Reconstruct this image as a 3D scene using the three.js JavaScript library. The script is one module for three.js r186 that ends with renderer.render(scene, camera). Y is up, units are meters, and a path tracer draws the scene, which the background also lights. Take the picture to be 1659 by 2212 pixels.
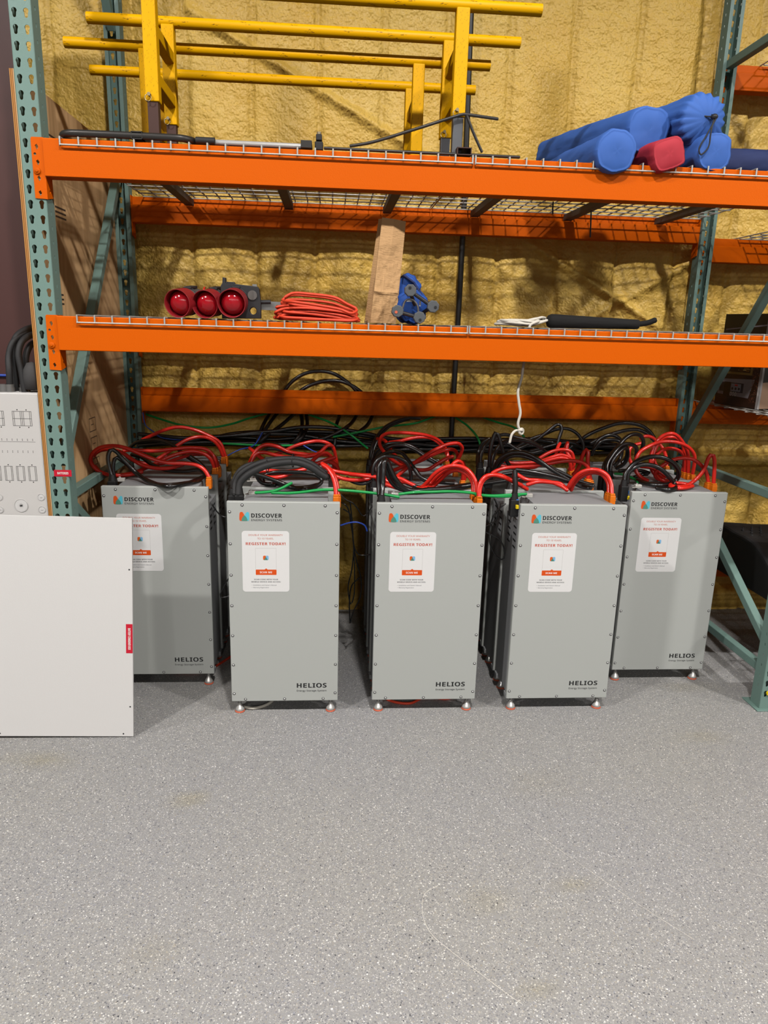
import * as THREE from 'three';
import { RoundedBoxGeometry } from 'three/addons/geometries/RoundedBoxGeometry.js';
import { mergeGeometries } from 'three/addons/utils/BufferGeometryUtils.js';
import { ImprovedNoise } from 'three/addons/math/ImprovedNoise.js';
import { FontLoader } from 'three/addons/loaders/FontLoader.js';
import { TextGeometry } from 'three/addons/geometries/TextGeometry.js';

// ------------------------------------------------------------------ camera, exposure
const scene = new THREE.Scene();
scene.background = new THREE.Color(0x1c1c1c);
const FOCAL = 1565.24, W = 1659, H = 2212;
const camera = new THREE.PerspectiveCamera(2 * Math.atan(H / 2 / FOCAL) * 180 / Math.PI, W / H, 0.05, 80);
const EYE = new THREE.Vector3(1.0875, 1.6633, 2.8925);
const YAW = 0.0769, PITCH = 0.2485, ROLL = 0.0281;
const FWD = new THREE.Vector3(Math.sin(YAW) * Math.cos(PITCH), -Math.sin(PITCH), -Math.cos(YAW) * Math.cos(PITCH));
const R0 = new THREE.Vector3(Math.cos(YAW), 0, Math.sin(YAW)), U0 = new THREE.Vector3().crossVectors(R0, FWD);
const RIGHT = R0.clone().multiplyScalar(Math.cos(ROLL)).addScaledVector(U0, Math.sin(ROLL));
const UPV = U0.clone().multiplyScalar(Math.cos(ROLL)).addScaledVector(R0, -Math.sin(ROLL));
camera.position.copy(EYE);
camera.quaternion.setFromRotationMatrix(new THREE.Matrix4().makeBasis(RIGHT, UPV, FWD.clone().negate()));
camera.updateMatrixWorld();
const renderer = new THREE.WebGLRenderer({ antialias: true });
renderer.toneMapping = THREE.LinearToneMapping;
renderer.toneMappingExposure = 0.0061;
renderer.shadowMap.enabled = true;
// high-bay lamps: a near row and two rows further down the hall (builder below)
const LAMP_Y = 5.4, LAMP_CD = 12000, LAMP_COLOR = 0xfffbf8;
const LAMPS = [];
for (const z of [3.1, 12, 17.5]) for (const x of [-5.8, -2.1, 1.6, 5.3, 9.0]) LAMPS.push([x, z]);

// ------------------------------------------------------------------ helpers
const V = (x, y, z) => new THREE.Vector3(x, y, z);
function rayOf(px, py) { return FWD.clone().addScaledVector(RIGHT, (px - 829.5) / FOCAL).addScaledVector(UPV, -(py - 1106) / FOCAL); }
function atZ(px, py, z) { const d = rayOf(px, py); return EYE.clone().addScaledVector(d, (z - EYE.z) / d.z); }   // the photo's ray met with a plane of known depth
function atY(px, py, y) { const d = rayOf(px, py); return EYE.clone().addScaledVector(d, (y - EYE.y) / d.y); }
function rng(seed) { let s = seed | 0; return () => { s = (s + 0x6d2b79f5) | 0; let t = Math.imul(s ^ (s >>> 15), 1 | s); t = (t + Math.imul(t ^ (t >>> 7), 61 | t)) ^ t; return ((t ^ (t >>> 14)) >>> 0) / 4294967296; }; }
const noise = new ImprovedNoise();
const nz = (x, y, z = 0) => noise.noise(x, y, z);
const taken = new Map();
function numbered(n) { const k = taken.get(n) ?? 0; taken.set(n, k + 1); return k ? n + '_' + String(k).padStart(3, '0') : n; }
const plain = (g) => { const q = g.index ? g.toNonIndexed() : g; for (const k of Object.keys(q.attributes)) if (!['position', 'normal', 'uv'].includes(k)) q.deleteAttribute(k); return q; };
const merge = (...gs) => { const l = gs.flat().map(plain); return l.length === 1 ? l[0] : mergeGeometries(l); };
function bx(x0, x1, y0, y1, z0, z1, r = 0) {
  const w = x1 - x0, h = y1 - y0, d = z1 - z0;
  const g = r ? new RoundedBoxGeometry(w, h, d, 2, Math.min(r, w / 2.01, h / 2.01, d / 2.01)) : new THREE.BoxGeometry(w, h, d);
  g.translate((x0 + x1) / 2, (y0 + y1) / 2, (z0 + z1) / 2);
  return g;
}
function bar(a, b, r, seg = 12, r2 = r, open = false) {      // cylinder between two points
  const d = b.clone().sub(a), g = new THREE.CylinderGeometry(r2, r, d.length(), seg, 1, open);
  g.applyQuaternion(new THREE.Quaternion().setFromUnitVectors(V(0, 1, 0), d.clone().normalize()));
  g.translate((a.x + b.x) / 2, (a.y + b.y) / 2, (a.z + b.z) / 2);
  return g;
}
function beamBox(a, b, w, h, r = 0.003, up = V(0, 1, 0)) {     // square tube between two points
  const d = b.clone().sub(a), L = d.length(), z = d.normalize(), x = new THREE.Vector3().crossVectors(up, z).normalize(), y = new THREE.Vector3().crossVectors(z, x);
  const g = r ? new RoundedBoxGeometry(w, h, L, 2, r) : new THREE.BoxGeometry(w, h, L);
  g.applyMatrix4(new THREE.Matrix4().makeBasis(x, y, z));
  g.translate((a.x + b.x) / 2, (a.y + b.y) / 2, (a.z + b.z) / 2);
  return g;
}
function tube(points, r, n = 0, radial = 10, closed = false) {
  const c = new THREE.CatmullRomCurve3(points, closed, 'centripetal');
  const seg = n || Math.max(8, Math.round(c.getLength() / 0.014));
  const g = plain(new THREE.TubeGeometry(c, Math.min(seg, 700), r, radial, closed));
  if (closed) return g;
  const caps = [[0, -1], [1, 1]].map(([t, s]) => { const q = c.getPoint(t), d = c.getTangent(t).multiplyScalar(s * r * 0.5); return bar(q.clone().addScaledVector(d, -0.4), q.clone().add(d), r, radial, r * 0.7); });
  return merge(g, caps);
}
function lathe(profile, seg = 24) { return new THREE.LatheGeometry(profile.map(([r, y]) => new THREE.Vector2(r, y)), seg); }
function part(name, geometry, material, parent, label) {
  const m = new THREE.Mesh(geometry, material); m.name = name; if (label) m.userData.label = label; parent.add(m); return m;
}
function thing(name, label, category, group) {                // children are given in world metres; done() moves the origin to the base
  const o = new THREE.Group(); o.name = numbered(name); o.userData = { label, category }; if (group) o.userData.group = group; scene.add(o); return o;
}
function done(o) {
  o.updateMatrixWorld(true);
  const b = new THREE.Box3().setFromObject(o), base = V((b.min.x + b.max.x) / 2, b.min.y, (b.min.z + b.max.z) / 2);
  for (const c of o.children) c.position.sub(base);
  o.position.add(base); return o;
}
function solo(name, geometry, material, label, category, group) {
  geometry.computeBoundingBox(); const b = geometry.boundingBox, base = V((b.min.x + b.max.x) / 2, b.min.y, (b.min.z + b.max.z) / 2);
  geometry.translate(-base.x, -base.y, -base.z);
  const m = new THREE.Mesh(geometry, material); m.name = numbered(name); m.position.copy(base); m.userData = { label, category }; if (group) m.userData.group = group; scene.add(m); return m;
}
function struct(name, geometry, material, label, category) {
  const m = new THREE.Mesh(geometry, material); m.name = name; m.userData = { kind: 'structure', label, category }; scene.add(m); return m;
}
function copyOf(o, label) { const c = o.clone(); c.name = numbered(o.name.replace(/_\d{3}$/, '')); c.userData = { ...o.userData, label: label ?? o.userData.label }; scene.add(c); return c; }
function canvas(w, h, draw) { const c = document.createElement('canvas'); c.width = w; c.height = h; draw(c.getContext('2d'), w, h); const t = new THREE.CanvasTexture(c); t.colorSpace = THREE.SRGBColorSpace; t.wrapS = t.wrapT = THREE.RepeatWrapping; return t; }
function field(n, f, seedless) {                              // a grey DataTexture from f(u, v) in 0..1
  const d = new Uint8Array(n * n * 4);
  for (let j = 0; j < n; j++) for (let i = 0; i < n; i++) { const v = Math.max(0, Math.min(255, Math.round(f(i / n, j / n) * 255))), k = (j * n + i) * 4; d[k] = d[k + 1] = d[k + 2] = v; d[k + 3] = 255; }
  const t = new THREE.DataTexture(d, n, n); t.wrapS = t.wrapT = THREE.RepeatWrapping; t.magFilter = THREE.LinearFilter; t.needsUpdate = true; return t;
}
function lattice(n, seed) {                                   // tileable value noise
  const r = rng(seed), a = new Float32Array(n * n).map(() => r());
  return (u, v) => {
    const x = u * n, y = v * n, i = Math.floor(x), j = Math.floor(y), s = (t) => t * t * (3 - 2 * t), fx = s(x - i), fy = s(y - j), g = (p, q) => a[((q % n + n) % n) * n + ((p % n + n) % n)];
    return (g(i, j) * (1 - fx) + g(i + 1, j) * fx) * (1 - fy) + (g(i, j + 1) * (1 - fx) + g(i + 1, j + 1) * fx) * fy;
  };
}
const rep = (t, x, y) => { const q = t.clone(); q.repeat.set(x, y); q.needsUpdate = true; return q; };
const std = (color, roughness = 0.5, metalness = 0, more = {}) => new THREE.MeshStandardMaterial({ color, roughness, metalness, ...more });
const phys = (color, roughness, more = {}) => new THREE.MeshPhysicalMaterial({ color, roughness, ...more });

// ------------------------------------------------------------------ materials
const fine = lattice(128, 5), mid = lattice(32, 6), coarse = lattice(9, 7);
const peelTex = field(256, (u, v) => fine(u, v) * 0.5 + mid(u, v) * 0.5);
const foamA = lattice(58, 11), foamB = lattice(97, 12), foamC = lattice(21, 13), foamD = lattice(180, 14);
const foamTex = field(1024, (u, v) => {
  const wu = u + (foamC(u, v) - 0.5) * 0.008, wv = v + (foamC(v, u) - 0.5) * 0.008;
  const a = 1 - Math.abs(foamA(wu, wv) * 2 - 1), b = 1 - Math.abs(foamB(wu, wv) * 2 - 1);
  return 0.1 * a + 0.07 * b + 0.36 * foamA(wv, wu) + 0.3 * foamB(wv, wu) + 0.05 * foamC(u, v) + 0.1 * foamD(u, v);
});
const foamColor = (() => { const n = 512, d = new Uint8Array(n * n * 4), a = lattice(7, 21), b = lattice(40, 22), c = lattice(140, 23);
  for (let j = 0; j < n; j++) for (let i = 0; i < n; i++) { const u = i / n, v = j / n, t = 0.55 * a(u, v) + 0.3 * b(u, v) + 0.15 * c(u, v), k = (j * n + i) * 4; d[k] = 236 + 14 * t; d[k + 1] = 188 + 24 * t; d[k + 2] = 80 + 34 * t; d[k + 3] = 255; }
  const t = new THREE.DataTexture(d, n, n); t.colorSpace = THREE.SRGBColorSpace; t.wrapS = t.wrapT = THREE.RepeatWrapping; t.magFilter = THREE.LinearFilter; t.needsUpdate = true; return t; })();
const M = {};
M.foam = std(0xffffff, 0.44, 0, { map: rep(foamColor, 0.45, 0.45), bumpMap: rep(foamTex, 1 / 0.8, 1 / 0.8), bumpScale: 0.0085 });
const floorTex = canvas(2048, 2048, (g, w) => {
  const r = rng(31); g.fillStyle = '#9c9b99'; g.fillRect(0, 0, w, w);
  const tones = ['#8a8a8c', '#7d7e82', '#a8a7a4', '#b6b4b0', '#c9c7c2', '#dedcd7', '#f1efe9', '#96948f', '#a39c90', '#6a6b70', '#4c4d52', '#b4aea2', '#9c9ea6'];
  const odds = [14, 10, 14, 14, 10, 6, 4, 12, 6, 5, 2, 4, 7], sum = odds.reduce((a, b) => a + b);
  for (let i = 0; i < 150000; i++) {
    let k = 0, q = r() * sum; while ((q -= odds[k]) > 0) k++;
    g.fillStyle = tones[k]; const x = r() * w, y = r() * w, s = 1.6 + r() * r() * 4.2, a = r() * 6.283;
    const n = 4 + Math.floor(r() * 2), pts = []; for (let m = 0; m < n; m++) { const f = a + m * 6.283 / n + (r() - 0.5) * 0.8, l = s * (0.6 + 0.6 * r()); pts.push([Math.cos(f) * l, Math.sin(f) * l]); }
    for (const ox of x < 8 ? [0, w] : x > w - 8 ? [0, -w] : [0]) for (const oy of y < 8 ? [0, w] : y > w - 8 ? [0, -w] : [0]) {
      g.beginPath(); pts.forEach(([px, py], m) => (m ? g.lineTo(x + px + ox, y + py + oy) : g.moveTo(x + px + ox, y + py + oy))); g.fill();
    }
  }
});
M.floor = std(0xffffff, 0.42, 0, { map: floorTex, vertexColors: true, bumpMap: rep(peelTex, 9, 9), bumpScale: 0.0007 });
M.scratch = std(0xe6e2d6, 0.8);
M.orange = phys(0xdf6100, 0.45, { specularIntensity: 0.25, bumpMap: rep(peelTex, 14, 14), bumpScale: 0.0003 });
M.green = std(0x78958c, 0.34, 0, { bumpMap: rep(peelTex, 8, 8), bumpScale: 0.0003 });
M.zinc = std(0xd2cec6, 0.38, 0.35);
M.channel = std(0x6d6a64, 0.5, 0.6);
M.grey = std(0xbcbfba, 0.46, 0, { bumpMap: rep(peelTex, 18, 18), bumpScale: 0.00012 });
M.body = std(0xa3a5a6, 0.45, 0.15);
M.screw = std(0xe4e4e2, 0.28, 0.4);
M.ink = std(0x17181a, 0.5);
M.inkSoft = std(0x2c2d30, 0.55);
M.logoOrange = std(0xe45a1e, 0.5); M.logoBlue = std(0x62cbe0, 0.5); M.logoMix = std(0x55917f, 0.5);
M.chrome = std(0xe9e7e3, 0.22, 0.55);
M.pad = std(0xd8694a, 0.6);
M.white = std(0xdedcd9, 0.42, 0, { bumpMap: rep(peelTex, 12, 12), bumpScale: 0.00015 });
M.redTag = std(0xc8102e, 0.5);
M.tagText = std(0xf4f0ea, 0.6);
M.red = phys(0xe02a1e, 0.28, { clearcoat: 0.5, clearcoatRoughness: 0.2 });
M.black = phys(0x0b0b0c, 0.28, { clearcoat: 0.5, clearcoatRoughness: 0.18 });
M.blackMatte = std(0x1b1b1c, 0.62);
M.plugOrange = std(0xee7a12, 0.45);
M.plugBlack = std(0x121213, 0.5);
M.greenWire = phys(0x0f9a49, 0.35, { clearcoat: 0.2 });
M.blueWire = phys(0x2447a8, 0.35, { clearcoat: 0.2 });
M.lug = std(0xe2dfd6, 0.3, 0.3);
M.yellowPlastic = std(0xf0d018, 0.45); M.bluePlastic = std(0x1c5fa8, 0.45);
const chips = lattice(60, 41), chips2 = lattice(22, 42);
const yellowTex = canvas(512, 512, (g, w) => { g.fillStyle = '#f7b700'; g.fillRect(0, 0, w, w); const r = rng(43);
  for (let i = 0; i < 26; i++) { const x = r() * w, y = r() * w; for (let k = 0; k < 7; k++) { g.fillStyle = r() < 0.6 ? '#6b3a12' : '#3a2417'; const s = 1 + r() * 4; g.fillRect(x + (r() - 0.5) * 40, y + (r() - 0.5) * 14, s * 2, s); } } });
M.yellow = phys(0xffffff, 0.4, { specularIntensity: 0.4, map: rep(yellowTex, 2, 2) });
M.brownSteel = std(0x4d352f, 0.42, 0.3);
M.greySteel = std(0x6f7175, 0.35, 0.7);
M.darkSteel = std(0x3e3c3a, 0.4, 0.6);
M.pole = std(0x131313, 0.35);
M.brown = std(0x4a2a26, 0.5);
M.bolt = std(0xb8a888, 0.3, 0.85);
const plyTex = canvas(1024, 1024, (g, w) => {
  const r = rng(51), n1 = lattice(6, 52), n2 = lattice(24, 53), im = g.createImageData(w, w);
  for (let j = 0; j < w; j++) for (let i = 0; i < w; i++) { const u = i / w, v = j / w, warp = n1(u, v * 0.5) * 0.9 + n2(u, v * 0.25) * 0.1; const ring = Math.sin((u * 9 + warp * 5) * 6.283) * 0.5 + 0.5, f = fine(u * 3, v * 0.2); const t = ring * 0.5 + f * 0.5, k = (j * w + i) * 4;
    im.data[k] = 206 + 30 * t; im.data[k + 1] = 164 + 30 * t; im.data[k + 2] = 114 + 28 * t; im.data[k + 3] = 255; }
  g.putImageData(im, 0, 0);
});
M.ply = std(0xffffff, 0.7, 0, { map: plyTex });
M.plyEdgeA = std(0xc78d46, 0.75); M.plyEdgeB = std(0x8a5526, 0.75);
M.stencil = std(0x3a2c20, 0.8);
M.cordOrange = std(0xe5482a, 0.48);
M.paper = std(0xc39a6a, 0.8, 0, { bumpMap: rep(field(256, (u, v) => mid(u, v) * 0.7 + fine(u, v) * 0.3), 1, 2), bumpScale: 0.0012 });
M.hood = std(0x8f1f25, 0.35); M.lens = phys(0xa80d1c, 0.12, { clearcoat: 1, clearcoatRoughness: 0.03 });
M.can = std(0x6b6763, 0.45, 0.4); M.plastic = std(0x222225, 0.5);
M.aluminium = std(0xc2c2c0, 0.3, 0.85);
const cloth = field(256, (u, v) => 0.5 + 0.25 * Math.sin(u * 6.283 * 64) + 0.25 * Math.sin(v * 6.283 * 64));
M.blueBag = std(0x3d6cc0, 0.68, 0, { bumpMap: rep(cloth, 3, 3), bumpScale: 0.0004 });
M.navyBag = std(0x1c2c5c, 0.7, 0, { bumpMap: rep(cloth, 3, 3), bumpScale: 0.0004 });
M.redBag = std(0xbf2f3e, 0.7, 0, { bumpMap: rep(cloth, 3, 3), bumpScale: 0.0004 });
M.stoolBlue = std(0x14499c, 0.7); M.stoolGrey = std(0x54575a, 0.55); M.stoolTube = std(0x3c3a3a, 0.4, 0.5);
M.rope = std(0xdcd6c8, 0.8);
M.blackCloth = std(0x070707, 0.85); M.rubber = std(0x141415, 0.75);
M.concreteWall = std(0xb9b7b0, 0.85);
M.ceiling = std(0x9c9a94, 0.85);

// ------------------------------------------------------------------ the hall
const X0 = -9, X1 = 13, Z0 = -1.32, Z1 = 21, YC = 6.4;
{ // floor: finely gridded where the camera looks, stains as vertex colour
  const xs = [], zs = [];
  const fill = (a, lo, hi, step, min, max) => { a.push(min); for (let v = lo; v <= hi + 1e-6; v += step) a.push(v); a.push(max); };
  fill(xs, -1, 4.2, 0.04, X0, X1); fill(zs, -1.4, 2.4, 0.04, -1.8, Z1);
  const pos = [], uv = [], col = [], idx = [];
  const stains = [[410, 1725, 0.10, 0.05, 1], [100, 1640, 0.16, 0.07, 0.9], [1240, 1912, 0.07, 0.04, 1], [1140, 2132, 0.08, 0.03, 0.9], [1045, 1950, 0.08, 0.07, 0.5], [330, 2060, 0.1, 0.08, 0.4], [1510, 1590, 0.16, 0.06, 0.6], [1490, 1485, 0.2, 0.05, 0.5], [1180, 1690, 0.25, 0.12, 0.3]].map(([a, b, rx, rz, s]) => [atY(a, b, 0), rx, rz, s]);
  zs.forEach((z) => xs.forEach((x) => {
    pos.push(x, 0, z); uv.push(x / 1.35, -z / 1.35);
    let s = 0; for (const [p, rx, rz, k] of stains) { const d = Math.hypot((x - p.x) / rx, (z - p.z) / rz) + nz(x * 9, z * 9, 3) * 0.5; s += k * Math.max(0, 1 - d); }
    s = Math.min(1, s); const t = nz(x * 1.3, z * 1.3, 7) * 0.03;
    col.push(1 + t - 0.05 * s, 1 + t * 0.6 - 0.1 * s, 1 - t - 0.26 * s);
  }));
  const n = xs.length; for (let j = 0; j < zs.length - 1; j++) for (let i = 0; i < n - 1; i++) { const a = j * n + i; idx.push(a, a + n, a + 1, a + 1, a + n, a + n + 1); }
  const g = new THREE.BufferGeometry(); g.setAttribute('position', new THREE.Float32BufferAttribute(pos, 3)); g.setAttribute('uv', new THREE.Float32BufferAttribute(uv, 2)); g.setAttribute('color', new THREE.Float32BufferAttribute(col, 3)); g.setIndex(idx); g.computeVertexNormals();
  const floor = struct('floor', g, M.floor, 'grey speckled flake epoxy floor', 'floor');
  part('slab', bx(X0, X1, -0.2, -0.002, -1.8, Z1), M.concreteWall, floor);
  const scratch = (pts, w) => { const q = new THREE.CatmullRomCurve3(pts.map(([a, b]) => atY(a, b, 0.0004)), false, 'centripetal').getPoints(40), p = []; const ix = [];
    q.forEach((c, i) => { const d = (q[i + 1] ?? c).clone().sub(q[i - 1] ?? c).normalize(), s = V(-d.z, 0, d.x).multiplyScalar(w * (0.5 + 0.5 * Math.abs(nz(i * 0.7, 3))) / 2); p.push(c.x - s.x, 0.0006, c.z - s.z, c.x + s.x, 0.0006, c.z + s.z); if (i) ix.push(2 * i - 2, 2 * i - 1, 2 * i, 2 * i - 1, 2 * i + 1, 2 * i); });
    const g2 = new THREE.BufferGeometry(); g2.setAttribute('position', new THREE.Float32BufferAttribute(p, 3)); g2.setIndex(ix); g2.computeVertexNormals(); part('scratch', g2, M.scratch, floor, 'thin pale scuff line on the floor'); };
  scratch([[945, 1914], [918, 1930], [913, 1975], [930, 2015], [975, 2055], [1040, 2105], [1100, 2150], [1127, 2168]], 0.0022);
  scratch([[1155, 1798], [1230, 1850], [1330, 1920], [1420, 1980], [1500, 2030]], 0.0018);
  scratch([[1395, 1775], [1450, 1808], [1520, 1848], [1590, 1880], [1658, 1895]], 0.0012);
}
{ // sprayed foam on the back wall: real relief (seams, swellings, buried bracing rods, girts)
  const seg = (p, q) => [atZ(...p, -1.29), atZ(...q, -1.29)];
  const rods = [seg([405, 20], [930, 345]), seg([1125, 514], [1420, 706]), seg([1262, 694], [1512, 556])];
  const dist = (x, y, [a, b]) => { const dx = b.x - a.x, dy = b.y - a.y, t = Math.max(0, Math.min(1, ((x - a.x) * dx + (y - a.y) * dy) / (dx * dx + dy * dy))); return Math.hypot(x - a.x - dx * t, y - a.y - dy * t); };
  const bump = (d, w) => Math.exp(-(d * d) / (w * w));
  const depth = (x, y) => {
    const wob = nz(x * 2.2, y * 1.1, 1) * 0.03, s = (((x + wob) / 0.335) % 1 + 1) % 1, seam = Math.min(s, 1 - s) * 0.335;
    let d = 0.012 * Math.sin(Math.PI * s) - 0.02 * bump(seam, 0.012) + 0.011 * nz(x * 3.1, y * 2.3, 4) + 0.005 * nz(x * 8, y * 7, 9) + 0.0055 * nz(x * 24, y * 26, 2) + 0.003 * nz(x * 55, y * 50, 5);
    for (const r of rods) { const q = dist(x, y, r) ; d += 0.04 * bump(q, 0.022) * (0.8 + 0.5 * nz(x * 14, y * 14, 8)); }
    d += 0.075 * Math.exp(-Math.pow((y - 0.955) / 0.042, 6)) + 0.006 * bump(y - 2.1, 0.04) + 0.06 * (y < 0.13 ? 1 : 0) * Math.min(1, (0.13 - y) * 30 + 0.4) - 0.02;
    return d;
  };
  const grid = (x0, x1, y0, y1, step) => { const nx = Math.round((x1 - x0) / step), ny = Math.round((y1 - y0) / step), pos = [], uv = [], ix = [];
    for (let j = 0; j <= ny; j++) for (let i = 0; i <= nx; i++) { const x = x0 + (x1 - x0) * i / nx, y = y0 + (y1 - y0) * j / ny; pos.push(x, y, -1.285 + depth(x, y)); uv.push(x, y); }
    for (let j = 0; j < ny; j++) for (let i = 0; i < nx; i++) { const a = j * (nx + 1) + i, b = a + nx + 1; ix.push(a, a + 1, b, a + 1, b + 1, b); }
    const g = new THREE.BufferGeometry(); g.setAttribute('position', new THREE.Float32BufferAttribute(pos, 3)); g.setAttribute('uv', new THREE.Float32BufferAttribute(uv, 2)); g.setIndex(ix); g.computeVertexNormals(); return g; };
  const wall = struct('wall_back', grid(-1, 4.6, 0, 3.8, 0.014), M.foam, 'yellow sprayed foam insulation on back wall', 'wall');
  part('foam_field', merge(grid(X0, -1, 0, YC, 0.2), grid(4.6, X1, 0, YC, 0.2), grid(-1, 4.6, 3.8, YC, 0.2)), M.foam, wall);
  part('backing', bx(X0, X1, -0.2, YC, -1.8, -1.4), M.concreteWall, wall);
}
struct('wall_left', bx(X0 - 0.2, X0, -0.2, YC, -1.8, Z1), M.concreteWall, 'pale side wall of the hall', 'wall');
struct('wall_right', bx(X1, X1 + 0.2, -0.2, YC, -1.8, Z1), M.concreteWall, 'pale side wall of the hall on the right', 'wall');
struct('wall_front', bx(X0, X1, -0.2, YC, Z1, Z1 + 0.2), M.concreteWall, 'pale far wall behind the viewer', 'wall');
struct('ceiling', bx(X0 - 0.2, X1 + 0.2, YC, YC + 0.2, -1.8, Z1 + 0.2), M.ceiling, 'pale ceiling of the hall', 'ceiling');
{ // high-bay lamps
  const housing = lathe([[0.0, 0.17], [0.05, 0.17], [0.06, 0.1], [0.15, 0.06], [0.16, 0.0], [0.15, -0.01]], 28), diffuser = new THREE.CylinderGeometry(0.145, 0.145, 0.006, 28).translate(0, -0.008, 0), rod = bar(V(0, 0.17, 0), V(0, YC - LAMP_Y, 0), 0.008, 8);
  const glow = std(0xffffff, 0.5, 0, { emissive: LAMP_COLOR, emissiveIntensity: 900 });
  LAMPS.forEach(([x, z], i) => {
    const t = new THREE.Group(); t.name = numbered('high_bay_lamp'); t.userData = { label: 'round high bay ceiling lamp hanging from the ceiling', category: 'lamp', group: 'high bay lamps of the hall' }; t.position.set(x, LAMP_Y, z); scene.add(t);
    part('housing', housing, M.darkSteel, t); part('lamp_diffuser', diffuser, glow, t); part('stem', rod, M.darkSteel, t);
    const l = new THREE.SpotLight(LAMP_COLOR, LAMP_CD, 0, 1.5, 0.45, 2); l.position.set(0, -0.03, 0); l.target.position.set(0, -3, 0); l.castShadow = true; l.shadow.radius = 6.5; l.shadow.mapSize.set(2048, 2048); l.shadow.camera.far = 30; t.add(l, l.target);
  });
}

// ------------------------------------------------------------------ pallet rack
const COLW = 0.076, DEPTH = 1.213, PITCH_H = 0.0508, H0 = 2.6722 % PITCH_H;
function keyhole(cx, cy) { const p = new THREE.Path(); p.absarc(cx, cy + 0.0055, 0.0088, -0.75, Math.PI + 0.75, false); p.absarc(cx, cy - 0.0105, 0.0056, Math.PI + 0.1, 2 * Math.PI - 0.1, false); p.closePath(); return p; }
function slot(cx, cy, w, h) { const p = new THREE.Path(); p.moveTo(cx - w / 2, cy - h / 2); p.lineTo(cx + w / 2, cy - h / 2); p.lineTo(cx + w / 2, cy + h / 2); p.lineTo(cx - w / 2, cy + h / 2); p.closePath(); return p; }
const COL_H = 3.66;
const columnGeo = (() => {   // web facing +z at z = 0, x from 0 to COLW
  const rect = (w) => { const s = new THREE.Shape(); s.moveTo(0, 0); s.lineTo(w, 0); s.lineTo(w, COL_H); s.lineTo(0, COL_H); s.closePath(); return s; };
  const web = rect(COLW - 0.008), D = 0.072;
  for (let y = H0 + PITCH_H; y < COL_H - 0.03; y += PITCH_H) { web.holes.push(keyhole(0.019 - 0.004, y), keyhole(0.058 - 0.004, y)); }
  const gw = new THREE.ExtrudeGeometry(web, { depth: 0.0025, bevelEnabled: false, curveSegments: 5 }).translate(0.004, 0, -0.0025);
  const side = rect(D - 0.004); for (let y = H0 + PITCH_H * 1.5; y < COL_H - 0.03; y += PITCH_H) side.holes.push(slot(D * 0.45, y, 0.006, 0.013));
  const gs = new THREE.ExtrudeGeometry(side, { depth: 0.0025, bevelEnabled: false });
  const a = gs.clone().rotateY(Math.PI / 2).translate(0, 0, -0.004), b = gs.clone().rotateY(Math.PI / 2).translate(COLW - 0.0025, 0, -0.004);
  const corner = (x, s) => { const p = []; for (let i = 0; i <= 5; i++) { const t = i / 5 * Math.PI / 2; p.push([x + s * (0.004 - 0.004 * Math.sin(t) ), -0.004 + 0.004 * Math.cos(t)]); } const sh = new THREE.Shape(); p.forEach(([u, v], i) => (i ? sh.lineTo(u, v) : sh.moveTo(u, v))); [...p].reverse().forEach(([u, v]) => sh.lineTo(u + s * 0.0018, v - 0.0018)); return new THREE.ExtrudeGeometry(sh, { depth: COL_H, bevelEnabled: false }).rotateX(-Math.PI / 2).scale(1, 1, -1); };
  const lips = [bx(0, 0.018, 0, COL_H, -D - 0.0025, -D), bx(COLW - 0.018, COLW, 0, COL_H, -D - 0.0025, -D)];
  const cg = [corner(0, 1), corner(COLW, -1)].map((g) => { g.computeVertexNormals(); return g; });
  return merge(gw, a, b, lips, cg);
})();
const plateGeo = bx(-0.02, COLW + 0.02, 0, 0.006, -0.11, 0.02, 0.002);
function uprightFrame(x, label, diagonals, horizontals) {
  const t = thing('upright_frame', label, 'rack upright', 'green upright frames of the pallet rack');
  const f = part('column', columnGeo, M.green, t); f.position.set(x, 0, 0);
  const r = part('column', columnGeo, M.green, t); r.rotation.y = Math.PI; r.position.set(x + COLW, 0, -DEPTH);
  const p = part('base_plate', plateGeo, M.green, t); p.position.set(x, 0, 0);
  const q = part('base_plate', plateGeo, M.green, t); q.rotation.y = Math.PI; q.position.set(x + COLW, 0, -DEPTH);
  const xm = x + COLW / 2, brace = (z0, y0, z1, y1) => part('brace', beamBox(V(xm, y0, z0), V(xm, y1, z1), 0.038, 0.04, 0.004), M.green, t);
  for (const y of horizontals) brace(-0.06, y, -DEPTH + 0.06, y);
  for (const d of diagonals) brace(...d);
  return t;
}
const XL = -0.019, XI = XL + COLW, XR = 3.075, XF = XR + COLW + 3.018;
const frameL = uprightFrame(XL, 'sage green rack upright frame standing beside the plywood sheet', [[-0.06, 1.1, -1.15, 2.44], [-0.06, 0.95, -1.15, 0.2], [-1.15, 3.02, -0.7, 3.6]], [0.17, 0.965]);
{ part('safety_label', bx(0.001, 0.068, 1.0605, 1.0865, 0.0006, 0.0016), M.redTag, frameL, 'red sticker reading BATTERIES'); }
const frameR = uprightFrame(XR, 'sage green rack upright frame next to the battery cabinet standing furthest from the plywood', [[-1.15, 1.05, -0.06, 2.43], [-0.06, 0.29, -1.15, 0.965]], [0.17, 0.97, 3.02]);
part('anchor_nut', new THREE.CylinderGeometry(0.011, 0.011, 0.008, 6).rotateX(Math.PI / 2).translate(XR + 0.03, 0.085, 0.004), M.yellowPlastic, frameR, 'yellow nut');
const frameF = uprightFrame(XF, 'sage green rack upright frame at the far end of the neighbouring bay', [[-1.15, 1.05, -0.06, 2.43], [-0.06, 0.29, -1.15, 0.965]], [0.17, 0.97, 3.02]);

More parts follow.
